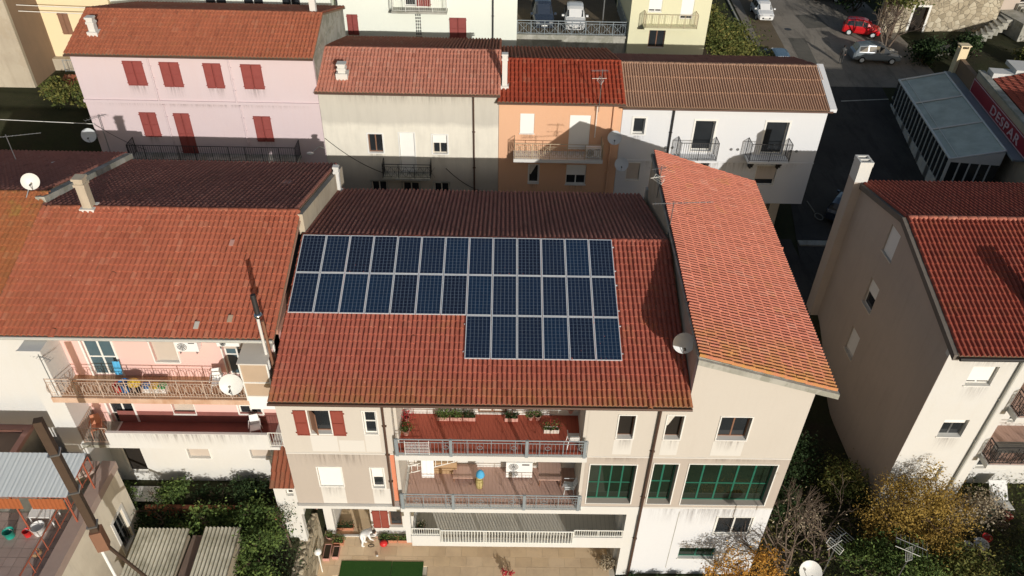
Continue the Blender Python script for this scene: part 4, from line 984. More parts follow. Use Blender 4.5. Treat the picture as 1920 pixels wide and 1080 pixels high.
hw = [(28.27, 9.79, 29.38, 10.90), (28.27, 6.52, 29.38, 7.63), (28.27, 3.31, 29.38, 4.42)]
wall(H, TF, HX-.003, 30.76, 0, 11.84, hw, 'white')
for k, o in enumerate(hw): window(H, TF, o, nm=2, roller=(.85, .3, .95)[k], dep=.18, frame='steel' if k == 1 else 'frame')
downpipe(H, 30.15, HYF-.1, 1, 11.7, 'gutterwhite', .065)
# recessed balconies
bwn = ((32.54, 9.95, 33.87, 11.39), (32.76, 5.64, 34.09, 7.85), (34.75, 5.64, 36.08, 7.85), (32.54, 2.2, 34.09, 4.08))
wall(H, frontT(HYF+1.75), 30.76, 44, 0, 11.84, bwn, 'white', 'back_wall')
for o in bwn: window(H, frontT(HYF+1.75), o, nm=2)
MB().box((30.76, HYF+.28, 0), (31.02, HYF+1.75, 11.84)).build('side_wall', 'white', H)
for z in (8.51, 5.36):
    MB().box((30.762, HYF-.65, z-.27), (44, HYF+1.75, z)).build('balcony_slab', 'white', H)
    MB().box((30.85, HYF-.6, z), (44, HYF+1.75, z+.02)).build('balcony_floor', 'brownfloor', H)
    railing(H, [(30.82, HYF, z+.02), (30.82, HYF-.6, z+.02), (43.9, HYF-.6, z+.02)], 1.1, 'blackiron', bal=.17, r=.015, style='cross', rr=.032)
MB().box((HX+.3, 7.1, 0), (44, 7.38, 12.9)).build('rear_wall', 'greywall', H)
rH = tiled(H, (HX+.05, -4.33, 11.93), (44, -4.33, 11.93), (HX+.05, 2.77, 14.01), 'tileH', nind=300, seed=41, tw=.217, tl=.39, h=.095)
tiled(H, (HX, 7.7, 13.0), (44, 7.7, 13.0), (HX, 2.77, 14.01), 'tileH', seed=42, tw=.217, tl=.39)
ridge_row(rH, (HX+.1, 2.77, 13.99), (43.5, 2.77, 13.99), 'tileR', r=.14, l=.46)
# the taller neighbour that adjoins it further along the street
MB().hexa([(44.01, -3.5, 0), (62, -3.5, 0), (62, 9, 0), (44.01, 9, 0)], [(44.01, -3.5, 14.6), (62, -3.5, 14.6), (62, 9, 14.6), (44.01, 9, 14.6)]).build('wing', 'greywall', H)
MB().hexa([(44.01, -3.8, 14.62), (62, -3.8, 14.62), (62, 4, 16.7), (44.01, 4, 16.7)], [(44.01, -3.8, 14.8), (62, -3.8, 14.8), (62, 4, 16.9), (44.01, 4, 16.9)]).build('wing_roof', 'tileH', H)
MB().hexa([(44.01, 4, 16.7), (62, 4, 16.7), (62, 9.3, 15.2), (44.01, 9.3, 15.2)], [(44.01, 4, 16.9), (62, 4, 16.9), (62, 9.3, 15.4), (44.01, 9.3, 15.4)]).build('wing_roof', 'tileH', H)
MB().box((HX-.013, HYF+.006, 0), (HX-.0045, HYF+.3, 11.4)).build('corner_strip', 'greywall', H)
gutter(H, (HX+.05, -4.42, 11.84), (44, -4.42, 11.84), 'blackiron', .085)
def chimney(name, label, x, y, z0, w, d, h, mat='white', cap=True, pot=None):
    c = thing(name, label, 'chimney', (x, y, z0)); m = MB(); m.box((x-w/2, y-d/2, z0), (x+w/2, y+d/2, z0+h)); m.build('stack', mat, c)
    if cap:
        k = MB(); t = z0+h
        for sx in (-1, 1):
            for sy in (-1, 1): k.box((x+sx*w*.5-sx*.1, y+sy*d*.5-sy*.1, t), (x+sx*w*.5, y+sy*d*.5, t+.2))
        k.box((x-w*.6, y-d*.6, t+.2), (x+w*.6, y+d*.6, t+.28)); k.build('cap', mat, c)
        MB().box((x-w*.3, y-d*.3, t), (x+w*.3, y+d*.3, t+.04)).build('flue_opening', 'dark', c)
    return c
CHX = (26.88, 7.8, 14.03)
c_ = thing('roof_chimney', 'cream chimney with two square openings at the corner of the dark gable house', 'chimney', (26.9, 7.8, 0))
MX, MY, MZ = CHX
m = MB(); m.box((MX-.35, MY-.4, 0), (MX+.3, MY+.4, MZ-.9)); m.build('lower_stack', 'greywall', c_)
m = MB(); m.box((MX-.35, MY-.4, MZ-.9), (MX+.3, MY+.4, MZ)); m.build('stack', 'white', c_)
m = MB()
for a, b, c2, d2 in ((-.37, -.42, .32, -.3), (-.37, .3, .32, .42), (-.37, -.3, -.27, .3), (.22, -.3, .32, .3), (-.27, -.05, .22, .05)): m.box((MX+a, MY+b, MZ), (MX+c2, MY+d2, MZ+.25))
m.build('rim', 'white', c_); MB().box((MX-.27, MY-.3, MZ+.002), (MX+.22, MY+.3, MZ+.02)).build('flue_opening', 'dark', c_)

# ================================================================ GLASS VERANDA AND SHOP
vd = Vector((1.8, 13.3, 0)).normalized(); ang = math.atan2(vd.y, vd.x)
V0 = Vector((39.0, 19.8, 0)); VL = 13.45; VW = 3.3
TV = Matrix.Translation(V0) @ Matrix.Rotation(ang, 4, 'Z')   # local x along the veranda (far), local y to the left (-> street side is +y)
VR = thing('glass_veranda', 'long glazed veranda with a translucent grey green roof beside the street', 'veranda', (41.5, 26.5, 5))
def vz(y): return 7.9+.25*(-y)/VW  # eave on street side at local y=0, rises towards the shop (local -y)
rp = Mat('translucent_roof_panel', .5, .4); n = rp.noise(rp.pos((.6, .6, .6)), 1.2, 6, .65); rp.color(rp.mix(rp.ramp(n, [(.4, (0, 0, 0)), (.7, (1, 1, 1))]), (.50, .56, .50), (.34, .39, .34)))
for k in range(3):
    a, b = k*VL/3+.06, (k+1)*VL/3-.06
    MB(TV).hexa([(a, -.1, 7.86), (b, -.1, 7.86), (b, -VW, 8.76), (a, -VW, 8.76)][::-1], [(a, -.1, 7.9), (b, -.1, 7.9), (b, -VW, 8.8), (a, -VW, 8.8)][::-1]).build('roof_panel', rp.m, VR)
MT['verwhite'] = plain('white_aluminium', (.62, .64, .63), .45, .5, .1, .12)
fr = MB(TV)
for k in range(4):
    x = k*VL/3; fr.tube((x, 0, 7.95), (x, -VW, 8.85), .07, 6)
fr.tube((-.05, 0, 7.93), (VL+.05, 0, 7.93), .1, 6); fr.tube((0, -VW, 8.84), (VL, -VW, 8.84), .08, 6); fr.tube((0, -.5, 8.08), (VL, -.5, 8.08), .03, 5); fr.build('roof_frame', 'verwhite', VR)
for k in range(18):
    x0, x1 = k*VL/18, (k+1)*VL/18
    p_ = MB(TV); p_.box((x0, -.04, 5), (x0+.1, .06, 7.84)); p_.build('post', 'verwhite', VR)
    MB(TV).box((x0+.1, 0, 5.9), (x1, .02, 7.8)).build('pane', 'glass', VR)
    MB(TV).box((x0+.1, -.02, 5), (x1, .04, 5.9)).build('lower_panel', 'verwhite' if k % 3 else 'steel', VR)
for k in range(5):
    y0 = -k*VW/5; y1 = -(k+1)*VW/5
    MB(TV).box((-.05, y0-.1, 5), (.05, y0, 7.9)).build('post', 'verwhite', VR); MB(TV).box((-.02, y1, 5.9), (.0, y0-.1, 7.75)).build('pane', 'glass', VR); MB(TV).box((-.03, y1, 5), (.02, y0-.1, 5.9)).build('lower_panel', 'steel', VR)
MB(TV).hexa([(-.06, -VW, 7.74), (.06, -VW, 7.74), (.06, 0, 7.74), (-.06, 0, 7.74)], [(-.06, -VW, 8.74), (.06, -VW, 8.74), (.06, 0, 7.88), (-.06, 0, 7.88)]).build('end_panel', 'verwhite', VR)
SH = thing('shop_building', 'shop building with a long dark red sign and red tiled roof', 'shop', (49, 25, 5))
MB(TV).box((-1, -VW-.9, 8.62), (VL+.6, -VW-.1, 8.74)).build('flashing', 'greyiron', SH)
MB(TV).box((-6, -VW-1.25, 4), (10.05, -VW-.9, 10.3)).build('wall', 'oldwall', SH)
MB(TV).box((10.05, -VW-1.25, 4), (VL+.4, -VW-.9, 9.9)).build('wall', 'brownwall', SH)
chimney('shop_chimney', 'pale yellow chimney with ribbed cap beyond the veranda roof', 45.1, 33.2, 6.5, .7, .6, 4.2, 'paleyellow')
MT['signred'] = plain('dark_red_sign_board', (.30, .015, .03), .4, .4, 0, .12); MT['signwhite'] = plain('pale_pink_lettering', (.62, .45, .48), .5, .3, 0, .1)
TS = TV @ Matrix.Translation((0, -VW-.9, 0))
sg = thing('shop_sign', 'dark red sign board reading DESPAR with a thin pale border', 'sign', (45, 24, 9))
x_end = 10.05
MB(TS).box((-5.5, 0, 8.8), (x_end, .08, 9.85)).build('board', 'signred', sg)
b_ = MB(TS); b_.box((-5.5, .08, 9.79), (x_end, .1, 9.85)); b_.box((-5.5, .08, 8.8), (x_end, .1, 8.86)); b_.box((x_end-.06, .08, 8.86), (x_end, .1, 9.79)); b_.build('border', 'signwhite', sg)
cu = bpy.data.curves.new('lettering', 'FONT'); cu.body = 'DESPAR'; cu.size = .86; cu.extrude = .02; cu.offset = .01; cu.space_character = 1.15
lo = bpy.data.objects.new('lettering_curve', cu); COL.objects.link(lo)
lme = bpy.data.meshes.new_from_object(lo.evaluated_get(bpy.context.evaluated_depsgraph_get())); bpy.data.objects.remove(lo); lme.materials.clear(); lme.materials.append(MT['signwhite'])
lo = newobj('lettering', lme, sg)
# reads from the street side: baseline runs from the far end towards the near end
Mt = TS @ Matrix.Translation((5.85, .11, 9.02)) @ Matrix.Rotation(pi, 4, 'Z') @ Matrix.Rotation(pi/2, 4, 'X') @ Matrix.Diagonal((1.6, 1, 1, 1))
Mt.translation = Mt.translation-WORLD[sg.name]; lo.matrix_local = Mt
cp_ = MB(TS); cp_.box((-6, -.5, 10.3), (x_end+.2, -.02, 10.42)); cp_.build('parapet_coping', 'concrete', SH)
MB(TS).box((-6, -12, 9.6), (x_end+.1, -.65, 9.65)).build('flat_roof', 'flatroof', SH)
def tp(x, y, z): return TS @ Vector((x, y, z))
tiled(SH, tp(-6, -.75, 10.25), tp(x_end-1.0, -.75, 10.25), tp(-6, -6, 11.7), 'tileH', seed=71, tw=.26, tl=.45)
MB(TS).box((x_end-1.0, -9, 9.7), (x_end+.1, -.65, 10.7)).build('end_parapet', 'white', SH); MB(TS).box((x_end-.9, -9, 10.7), (x_end+1.2, -2.2, 11.0)).build('roof_slab', 'white', SH)

# stone building with door and the outside stair, top right
ST = thing('stone_building', 'rough stone building with a white framed dark doorway', 'building', (52, 52, 6))
stm = Mat('rubble_stone', .95, .1); vo = stm.node("ShaderNodeTexVoronoi", Scale=2.2); stm.link(stm.pos(), vo.inputs["Vector"]); vo2 = stm.node("ShaderNodeTexVoronoi", Scale=2.2, _feature='DISTANCE_TO_EDGE'); stm.link(stm.pos(), vo2.inputs["Vector"])
sc_ = stm.ramp(vo.outputs["Color"], [(.1, (.28, .24, .17)), (.5, (.42, .36, .26)), (.9, (.52, .47, .36))]); stm.color(stm.mix(stm.ramp(vo2.outputs["Distance"], [(0, (1, 1, 1)), (.06, (0, 0, 0))]), sc_, (.14, .12, .09))); stm.bump(vo2.outputs["Distance"], .9, .06)
MT['stone'] = stm.m
TSt = wallT((44.8, 48.0), radians(-3))
wall(ST, TSt, 0, 11, 5.5, 14, [(3.0, 6.5, 4.35, 9.2)], 'stone', depth=.4, thick=.5)
window(ST, TSt, (3.0, 6.5, 4.35, 9.2), nm=1, pane='dark', name='door', trim='frame', trimw=.2, frame='brownwood', sill=None, dep=.3)
GH = thing('grey_house', 'shaded pale grey house with a dark doorway at the top right corner', 'house', (60, 52, 8)); TGh = wallT((56.2, 49.2), radians(8))
wall(GH, TGh, 0, 9, 6, 15, [(2.6, 9.2, 4.0, 12.4)], 'greywall'); window(GH, TGh, (2.6, 9.2, 4.0, 12.4), nm=1, pane='dark', name='door', sill=None)
MB(TGh).box((.5, -4, 6), (8, -.002, 8.6)).build('landing', 'concrete', GH); 
for k in range(4): MB(TGh).box((2.6-.1*k, -.0-.35*(4-k), 8.6+.0), (4.2+.1*k, -.35*(3-k)-.002, 8.6+.15*(k+1))).build('step', 'concrete', GH)
stair = thing('outside_stair', 'curved flight of stone steps climbing to the grey house', 'stairs', (53, 45, 6.5))
for k in range(14):
    t = k/13.; x = 48.6+8.2*t; y = 42.9+5.2*t*t*.6+1.6*t; z = 6.9+1.6*t
    Ts = Matrix.Translation((x, y, 0)) @ Matrix.Rotation(radians(-50+45*t), 4, 'Z')
    MB(Ts).box((-.28, -.9, z-.6), (.3, .9, z)).build('step', 'concrete', stair)

# ================================================================ VEGETATION
def leafmat(name, stops):
    m = Mat(name, .75, .2); a = m.node("ShaderNodeAttribute", _attribute_name="tid", _attribute_type='GEOMETRY')
    n = m.noise(m.pos(), .9, 4, .6)
    m.color(m.ramp(m.math('ADD', m.math('MULTIPLY', a.outputs["Fac"], .6), m.math('MULTIPLY', n, .45)), stops)); return m.m
MT['leafgreen'] = leafmat('citrus_leaves', [(.1, (.02, .035, .010)), (.45, (.06, .10, .026)), (.75, (.14, .20, .05)), (1, (.30, .30, .10))])
MT['leafdark'] = leafmat('dark_evergreen_leaves', [(.1, (.012, .025, .010)), (.6, (.03, .055, .018)), (1, (.08, .11, .035))])
MT['leafyellow'] = leafmat('autumn_yellow_leaves', [(.1, (.12, .075, .02)), (.45, (.26, .165, .035)), (.75, (.40, .28, .07)), (1, (.22, .11, .03))])
MT['leaforange'] = leafmat('autumn_orange_leaves', [(.1, (.22, .10, .02)), (.5, (.48, .24, .04)), (1, (.60, .38, .10))])
MT['leafbank'] = leafmat('mixed_bank_foliage', [(.1, (.03, .045, .012)), (.45, (.08, .10, .025)), (.75, (.20, .18, .05)), (1, (.26, .15, .05))])
MT['leafpale'] = leafmat('dry_pale_leaves', [(.1, (.10, .08, .05)), (.5, (.34, .28, .19)), (1, (.62, .55, .42))])
MT['flowerred'] = leafmat('red_flowers', [(.1, (.35, .02, .03)), (1, (.6, .05, .07))])
def leaves(parent, name, blobs, n, size, mat, seed=1, clump=.25, flat=.0):
    R = random.Random(seed); v = []; f = []; t = []
    cl = []
    tot = sum(b[3]**2 for b in blobs)
    for b in blobs:
        k = max(4, int(70*b[3]**2/tot*len(blobs)**.5))
        for _ in range(k):
            d = Vector((R.gauss(0, 1), R.gauss(0, 1), R.gauss(0, 1))).normalized(); rr = b[3]*(R.uniform(.35, 1.08))
            cl.append((Vector(b[:3])+Vector((d.x*rr, d.y*rr, d.z*rr*.85)), R.random(), b[3]*clump*R.uniform(.6, 1.4)))
    for _ in range(n):
        c, tt, cr = R.choice(cl); p = c+Vector((R.gauss(0, cr), R.gauss(0, cr), R.gauss(0, cr*.7)))
        a = Vector((R.gauss(0, 1), R.gauss(0, 1), R.gauss(0, .8))).normalized(); b_ = a.cross(Vector((R.gauss(0, 1), R.gauss(0, 1), R.gauss(0, 1)))).normalized()
        s_ = size*R.uniform(.55, 1.35); k = len(v)
        for q in (p-a*s_, p-b_*s_*.5, p+a*s_, p+b_*s_*.5): v.append(tuple(q))
        f.append((k, k+1, k+2, k+3)); t += [min(1, max(0, tt*.7+R.random()*.3))]*4
    me = bpy.data.meshes.new(name); c0 = WORLD[parent.name]
    me.from_pydata([(x-c0.x, y-c0.y, z-c0.z) for x, y, z in v], [], f); at = me.attributes.new('tid', 'FLOAT', 'POINT'); at.data.foreach_set('value', t)
    me.materials.append(MT[mat]); me.update(); o = newobj(name, me, parent); return o
def branches(m, p, d, L, r, depth, R, spread=.5, ends=None):
    q = p+d*L; m.tube(p, q, r, 5 if r > .03 else 4, r*.66)
    if depth == 0:
        if ends is not None: ends.append(q)
        return
    for k in range(R.choice((2, 3, 3) if depth > 1 else (2, 3))):
        nd = (d+Vector((R.gauss(0, spread), R.gauss(0, spread), R.gauss(.05, spread*.6)))).normalized()
        branches(m, p+d*L*R.uniform(.65, 1), nd, L*R.uniform(.6, .85), r*.62, depth-1, R, spread, ends)
def tree(name, label, base, h, blobs, n, size, mat, tr=.12, seed=1, bark='bark', cat='tree', group=None, depth=2, kind2=None):
    t = thing(name, label, cat, base, group); R = random.Random(seed); b = Vector(base); m = MB()
    ab = [(b.x+x, b.y+y, b.z+z, r) for x, y, z, r in blobs]
    fork = b+Vector((R.uniform(-.1, .1), R.uniform(-.1, .1), h*.4)); m.tube(b-Vector((0, 0, .1)), fork, tr, 8, tr*.75)
    for x, y, z, r in ab:
        mid = fork.lerp(Vector((x, y, z)), .55)+Vector((R.gauss(0, .1), R.gauss(0, .1), 0)); m.tube(fork, mid, tr*.6, 6, tr*.4)
        branches(m, mid, (Vector((x, y, z+r*.3))-mid).normalized(), max(.15, r*.7), tr*.4, depth, R, .6)
    m.build('trunk', bark, t)
    leaves(t, 'crown', ab, n, size, mat, seed)
    return t
def shrub(name, label, base, r, n, size, mat, seed, group=None, hh=1.0, cat='shrub'):
    t = thing(name, label, cat, base, group); R = random.Random(seed)
    m = MB()
    for k in range(5): branches(m, Vector(base), Vector((R.gauss(0, .4), R.gauss(0, .4), 1)).normalized(), r*.6*hh, .03*r+.008, 2, R)
    m.build('stem', 'bark', t)
    bl = [(base[0]+R.gauss(0, r*.3), base[1]+R.gauss(0, r*.25), base[2]+r*hh*R.uniform(.5, 1.1), r*R.uniform(.5, .75)) for _ in range(4)]
    leaves(t, 'foliage', bl, n, size, mat, seed); return t
# --- left garden (ground 2.4 .. 4.1)
gg = 'citrus trees and shrubs in the dark left garden'
tree('citrus_tree', 'bright green citrus tree beside the dark passage at the left of the garden', (-8.0, -6.2, 2.9), 2.4, [(0, 0, 1.5, .55), (.1, -.1, 2.2, .4), (-.1, .1, .9, .45)], 1500, .07, 'leafgreen', .07, 3, group=gg)
shrub('clipped_shrub', 'dense clipped dark green shrub in front of the white ground floor', (-5.9, -5.9, 4.0), .75, 2200, .06, 'leafgreen', 5, gg)
shrub('thin_shrub', 'thin twiggy shrub right of the clipped one by the white wall', (-4.8, -5.8, 3.9), .5, 700, .05, 'leafdark', 6, gg)
shrub('olive_shrub', 'loose shrub with bare stems in the middle of the red edged bed', (-3.9, -5.8, 3.9), .5, 600, .05, 'leafdark', 7, gg, 1.2)
shrub('round_shrub', 'round dark shrub next to the small red tiled lean-to', (-2.5, -5.8, 3.9), .72, 2200, .065, 'leafdark', 8, gg)
tree('leaning_tree', 'dark twiggy tree leaning over the pale path of the left garden', (-6.6, -6.4, 3.2), 2.0, [(0, 0, 1.6, .5), (.6, .1, 1.4, .4), (-.5, -.3, .9, .5)], 500, .05, 'leafdark', .07, 9, group=gg)
tree('fruit_tree', 'broad leafy fruit tree in the centre of the left garden', (-4.2, -7.3, 2.4), 2.6, [(0, 0, 1.9, .8), (.9, .2, 1.8, .7), (-.9, 0, 1.5, .7), (.2, .6, 1.3, .6)], 4200, .075, 'leafgreen', .12, 10, group=gg)
tree('fruit_tree', 'dark leafy tree just behind the corrugated shed roofs', (-6.0, -7.2, 2.4), 2.4, [(0, 0, 1.4, .8), (.8, -.1, 1.2, .6), (-.8, 0, 1.1, .6)], 2600, .07, 'leafdark', .1, 11, group=gg)
tree('lemon_tree', 'tall lemon tree with pale leaf tips beside the stone garden wall', (-1.7, -8.3, 2.0), 3.2, [(0, 0, 2.4, .85), (.1, .9, 1.9, .75), (-.4, -.9, 1.6, .9), (.3, -1.2, 2.0, .6)], 6000, .075, 'leafgreen', .11, 12, group=gg)
tree('lemon_tree', 'wide green tree under the white corner of the beige building', (-2.2, -7.0, 2.4), 3.0, [(0, 0, 2.1, .75), (.8, 0, 2.2, .55), (-.6, .3, 1.6, .6)], 3200, .075, 'leafgreen', .12, 13, group=gg)
tree('bare_twig_tree', 'thin almost leafless tree against the white wall under the lean-to', (-.75, -7.2, 2.4), 3.2, [(0, 0, 2.6, .5), (.1, .1, 2.0, .4)], 260, .05, 'leafdark', .05, 14, group=gg, depth=3)
shrub('low_shrub', 'low dark bush right of the grey corrugated sheds', (-2.0, -9.6, 2.2), .95, 2600, .075, 'leafdark', 15, gg)
shrub('low_shrub', 'low dark bush at the bottom edge beside the stone wall', (-.75, -10.2, 2.0), .7, 1600, .07, 'leafgreen', 16, gg)
ug = thing('ground_cover', 'dark low weeds and leaves covering the soil of the left garden', 'weeds', (-4, -7.5, 2.4)); ug['kind'] = 'stuff'; del ug['category']
uo = leaves(ug, 'weeds', [(x_, y_, 2.45+1.6*smooth(-7, -5.6, y_), .55) for x_ in [-8, -7, -6, -5, -4, -3, -2, -1] for y_ in (-6.3, -7.4, -8.6)], 9000, .06, 'leafdark', 17, .6); uo['kind'] = 'stuff'
# garden walls
gw_ = thing('red_garden_wall', 'low brick red garden wall edging the flower bed of the pink house', 'wall', (-4, -6.1, 3.2)); MB().box((-7.2, -6.35, 2.6), (-1.2, -6.15, 4.0)).build('wall_face', 'terracotta_paint', gw_)
pth = MB(); pth.box((-8.2, -6.1, 4.12), (-6.3, -5.3, 4.16)); pth.build('garden_path', 'white', kind='structure')
sw_ = thing('stone_garden_wall', 'rough dry stone wall top between the garden and the sandy patio', 'wall', (0, -7.5, 0))
MB().hexa([(-.8, -10.5, -.1), (.05, -10.5, -.1), (.05, -5.3, -.1), (-.8, -5.3, -.1)], [(-.75, -10.5, 2.3), (0.0, -10.5, 2.3), (0.0, -5.3, 2.3), (-.75, -5.3, 2.3)]).build('wall_core', 'stone', sw_)
R = random.Random(5)
for k in range(58):
    x, y, s_ = -.72+R.random()*.66, -10.4+k*.088, R.uniform(.08, .16)
    MB(Matrix.Translation((x, y, 2.3)) @ Matrix.Rotation(R.random()*3, 4, 'Z')).ball((0, 0, 0), s_, 7, 4, (1.1, .8, .5)).build('stone', 'stone', sw_)
# corrugated sheds
def shed(label, x0, x1, y0, y1, z0, z1):
    t = thing('corrugated_shed', label, 'shed', ((x0+x1)/2, (y0+y1)/2, 2.2))
    MB().box((x0+.1, y0+.1, 2.0), (x1-.1, y1-.1, z0-.08)).build('wall', 'oldwall', t)
    m = MB(); n = int((x1-x0)/.04); vs = []
    for j in range(2):
        for i in range(n+1): vs.append((x0+(x1-x0)*i/n, (y0, y1)[j], (z0, z1)[j]+.05*sin(2*pi*i/4.)))
    for j in range(2):
        for i in range(n+1): vs.append((x0+(x1-x0)*i/n, (y0, y1)[j], (z0, z1)[j]+.05*sin(2*pi*i/4.)-.015))
    k = n+1; m.add(vs, [(i, i+1, k+i+1, k+i) for i in range(n)]+[(2*k+i, 3*k+i, 3*k+i+1, 2*k+i+1) for i in range(n)]+[(i, 2*k+i, 2*k+i+1, i+1) for i in range(n)])
    m.build('corrugated_roof', 'fibre', t); return t
fb_ = Mat('weathered_fibre_cement', .95, .1); n1 = fb_.noise(fb_.pos(), .9, 6, .7); n2 = fb_.noise(fb_.pos((8, .6, 8)), 1, 4, .6)
fb_.color(fb_.mix(fb_.math('MULTIPLY', n2, .6), fb_.ramp(n1, [(.35, (.40, .38, .29)), (.55, (.68, .65, .53)), (.8, (.78, .75, .63))]), (.14, .13, .10))); MT['fibre'] = fb_.m
shed('left lichen grey corrugated shed roof crossed by a dark shadow', -6.5, -4.35, -11.6, -8.05, 4.75, 5.0)
shed('right lichen grey corrugated shed roof beside the dark shrubs', -3.75, -2.25, -11.6, -8.0, 4.8, 5.05)
pf = thing('shed_gap_shadow', 'dark flat strip standing for the shadow between the two corrugated sheds', 'roof', (-4, -9.5, 2.2)); MB().box((-4.34, -11.6, 2.2), (-3.76, -8.1, 4.6)).build('flat_roof', 'flatroof', pf)  # dark box put in for the shadow between the sheds
# ---- terrace house at the bottom left
TB_ = thing('terrace_house', 'plain beige house with a tiled roof terrace and blue awning at the bottom left', 'house', (-10.5, -9.8, 2.2))
Te = wallT((-7.5, -13.4), pi/2-.02)
# east wall built with local x running north
ew = MB()
wall(TB_, Te, 0, 6.75, 2.0, 7.1, [(5.2, 3.5, 6.0, 5.45)], 'terracewall', depth=.2)
window(TB_, Te, (5.2, 3.5, 6.0, 5.45), nm=2, trans=.5, trim='white', trimw=.14, frame='steel', pane='glass', dep=.1)
MB().box((-13.5, -6.9, 2.0), (-7.72, -6.67, 7.1)).build('north_wall', 'oldwall', TB_); MB().box((-13.5, -13.4, 6.35), (-7.85, -6.9, 6.6)).build('terrace_slab', 'concrete', TB_)
MT['pinkcap'] = plain('pinkish_stone_coping', (.44, .34, .29), .85, .15, 0, .3)
MB(Te).box((0, -.06, 7.102), (6.8, .5, 7.5)).build('parapet', 'pinkcap', TB_)
MB().box((-13.5, -7.12, 7.102), (-8.0, -6.6, 7.5)).build('parapet', 'pinkcap', TB_)
tm = MB(); tme = None
tmat = Mat('taupe_floor_tile', .7, .3); oi = tmat.node("ShaderNodeObjectInfo"); tmat.color(tmat.mix(tmat.noise(tmat.pos(), 2, 5, .6), tmat.ramp(oi.outputs["Random"], [(0, (.40, .31, .27)), (1, (.48, .38, .34))]), (.25, .19, .17))); MT['floortile'] = tmat.m
b_ = MB(); b_.box((-.19, -.19, 0), (.19, .19, .02)); tme = b_.mesh('floor_tile'); tme.materials.append(tmat.m)
for i in range(9):
    for j in range(9):
        o = newobj('floor_tile', tme, TB_); o.location = Vector((-8.3-.4*i, -11.9+.4*j, 6.6))-WORLD[TB_.name]
rr_ = railing(TB_, [(-8.15, -12.6, 7.5), (-8.05, -7.0, 7.5)], .75, 'redpipe', bal=2.5, r=.02, rr=.03)
aw = thing('corrugated_awning', 'pale blue corrugated metal awning over the roof terrace', 'awning', (-9.2, -8.7, 6.6))
m = MB(); n = 90; vs = []
for th in (0, -.012):
    for (ya, za, xr) in ((-9.55, 9.05, -7.5), (-7.85, 9.5, -7.32)):
        for i in range(n+1): vs.append((-14+(xr+14)*i/n, ya, za+.012*sin(i*2.5)+th))
k = n+1; m.add(vs, [(i, i+1, k+i+1, k+i) for i in range(n)]+[(2*k+i, 3*k+i, 3*k+i+1, 2*k+i+1) for i in range(n)]); m.build('corrugated_sheet', 'bluemetal', aw)
m = MB(); 
for x in (-7.6, -9.6, -12): m.tube((x, -9.5, 6.6), (x, -9.5, 9.02), .035, 6); m.tube((x, -7.95, 6.6), (x, -7.95, 9.45), .035, 6)
m.tube((-14, -9.5, 9.0), (-7.5, -9.5, 9.0), .035, 6); m.build('frame', 'redpipe', aw)
for x0, x1 in ((-14, -9.25), (-8.9, -7.62)):
    m = MB(); nn_ = int((x1-x0)/.08); 
    for i in range(nn_): m.quad((x0+(x1-x0)*i/nn_, -9.58+.02*(i % 2), 8.97), (x0+(x1-x0)*(i+1)/nn_, -9.58+.02*((i+1) % 2), 8.97), (x0+(x1-x0)*(i+1)/nn_, -9.62+.02*((i+1) % 2), 8.4), (x0+(x1-x0)*i/nn_, -9.62+.02*(i % 2), 8.4))
    m.build('orange_blind', 'orangecloth', aw)
# pole / flue and pipes
fl_ = thing('metal_flue', 'tall brown square metal flue rising in front of the terrace house', 'flue', (-6.3, -10.4, 2.2))
m = MB(wallT((-6.3, -10.4), .3)); m.box((-.13, -.13, 7.35), (.13, .13, 14.2)); m.build('duct', 'poletimber', fl_)
for z in (8.6, 10.6, 12.6): MB(wallT((-6.3, -10.4), .3)).box((-.18, -.18, z), (.18, .18, z+.06)).build('strap', 'steel', fl_)
MB(wallT((-6.3, -10.4), .3)).box((-.2, -.2, 7.2), (.2, .2, 8.3)).build('sleeve', 'brownwood', fl_)
MB().tube((-6.42, -10.45, 2.2), (-6.42, -10.45, 7.3), .06, 8).build('white_pipe', 'whiteplastic', fl_)
MB().tube((-6.2, -10.35, 7.2), (-3.9, -11.6, 6.2), .07, 8).build('brace_pipe', 'poletimber', fl_)
hs = thing('hose_coil', 'coil of cream garden hose lying on the terrace parapet corner', 'hose', (-8.6, -10.8, 7.5)); m = MB()
for k in range(4): m.ring((-8.45, -10.9, 7.54+.03*k), .16-.01*k, .014, 16, (0, 0, 1), 5)
m.build('coil', 'cardboard', hs)
# ---- right garden and the dark passage
rg = 'bushes in the dark garden between the tall blocks'
for k, (x, y, z, r, mt) in enumerate(((23.4, -1.0, .8, 1.7, 'leafdark'), (25.6, -2.6, .8, 1.4, 'leafbank'), (23.6, 2.6, 1.2, 1.6, 'leafdark'), (22.4, -3.4, .3, 1.4, 'leafdark'), (26.1, -7.0, .8, 1.5, 'leafgreen'), (29.5, -8.0, 1.0, 1.7, 'leafbank'), (32.3, -8.1, 1.0, 1.6, 'leafdark'), (27.0, -8.1, .9, 1.5, 'leafgreen'), (34.0, -7.0, 1.0, 1.3, 'leafgreen'))):
    shrub('garden_bush', ('dark bush deep in the passage by the gable wall', 'small dark bush against the foot of the shaded gable wall', 'dark bush at the far end of the passage', 'dark bush right under the beige corner of the tall block', 'green bush below the yellow tree', 'mixed coloured bush below the pile of junk', 'black green bush in the bottom right corner', 'brownish bush left of the bottom right garden', 'green bush at the right edge of the lower garden')[k], (x, y, z), r, 3800, .075, mt, 40+k, rg)
ug = thing('ground_cover', 'dark weeds and fallen leaves over the soil of the right garden', 'weeds', (26, -8, 3)); del ug['category']; ug['kind'] = 'stuff'
uo = leaves(ug, 'weeds', [(x_*1., y_*1., ground_z(x_, y_)+.12, .75) for x_ in range(21, 38) for y_ in (-1.5, -3, -4.6, -6.0, -7.4, -8.8)], 17000, .07, 'leafbank', 77, .6); uo['kind'] = 'stuff'
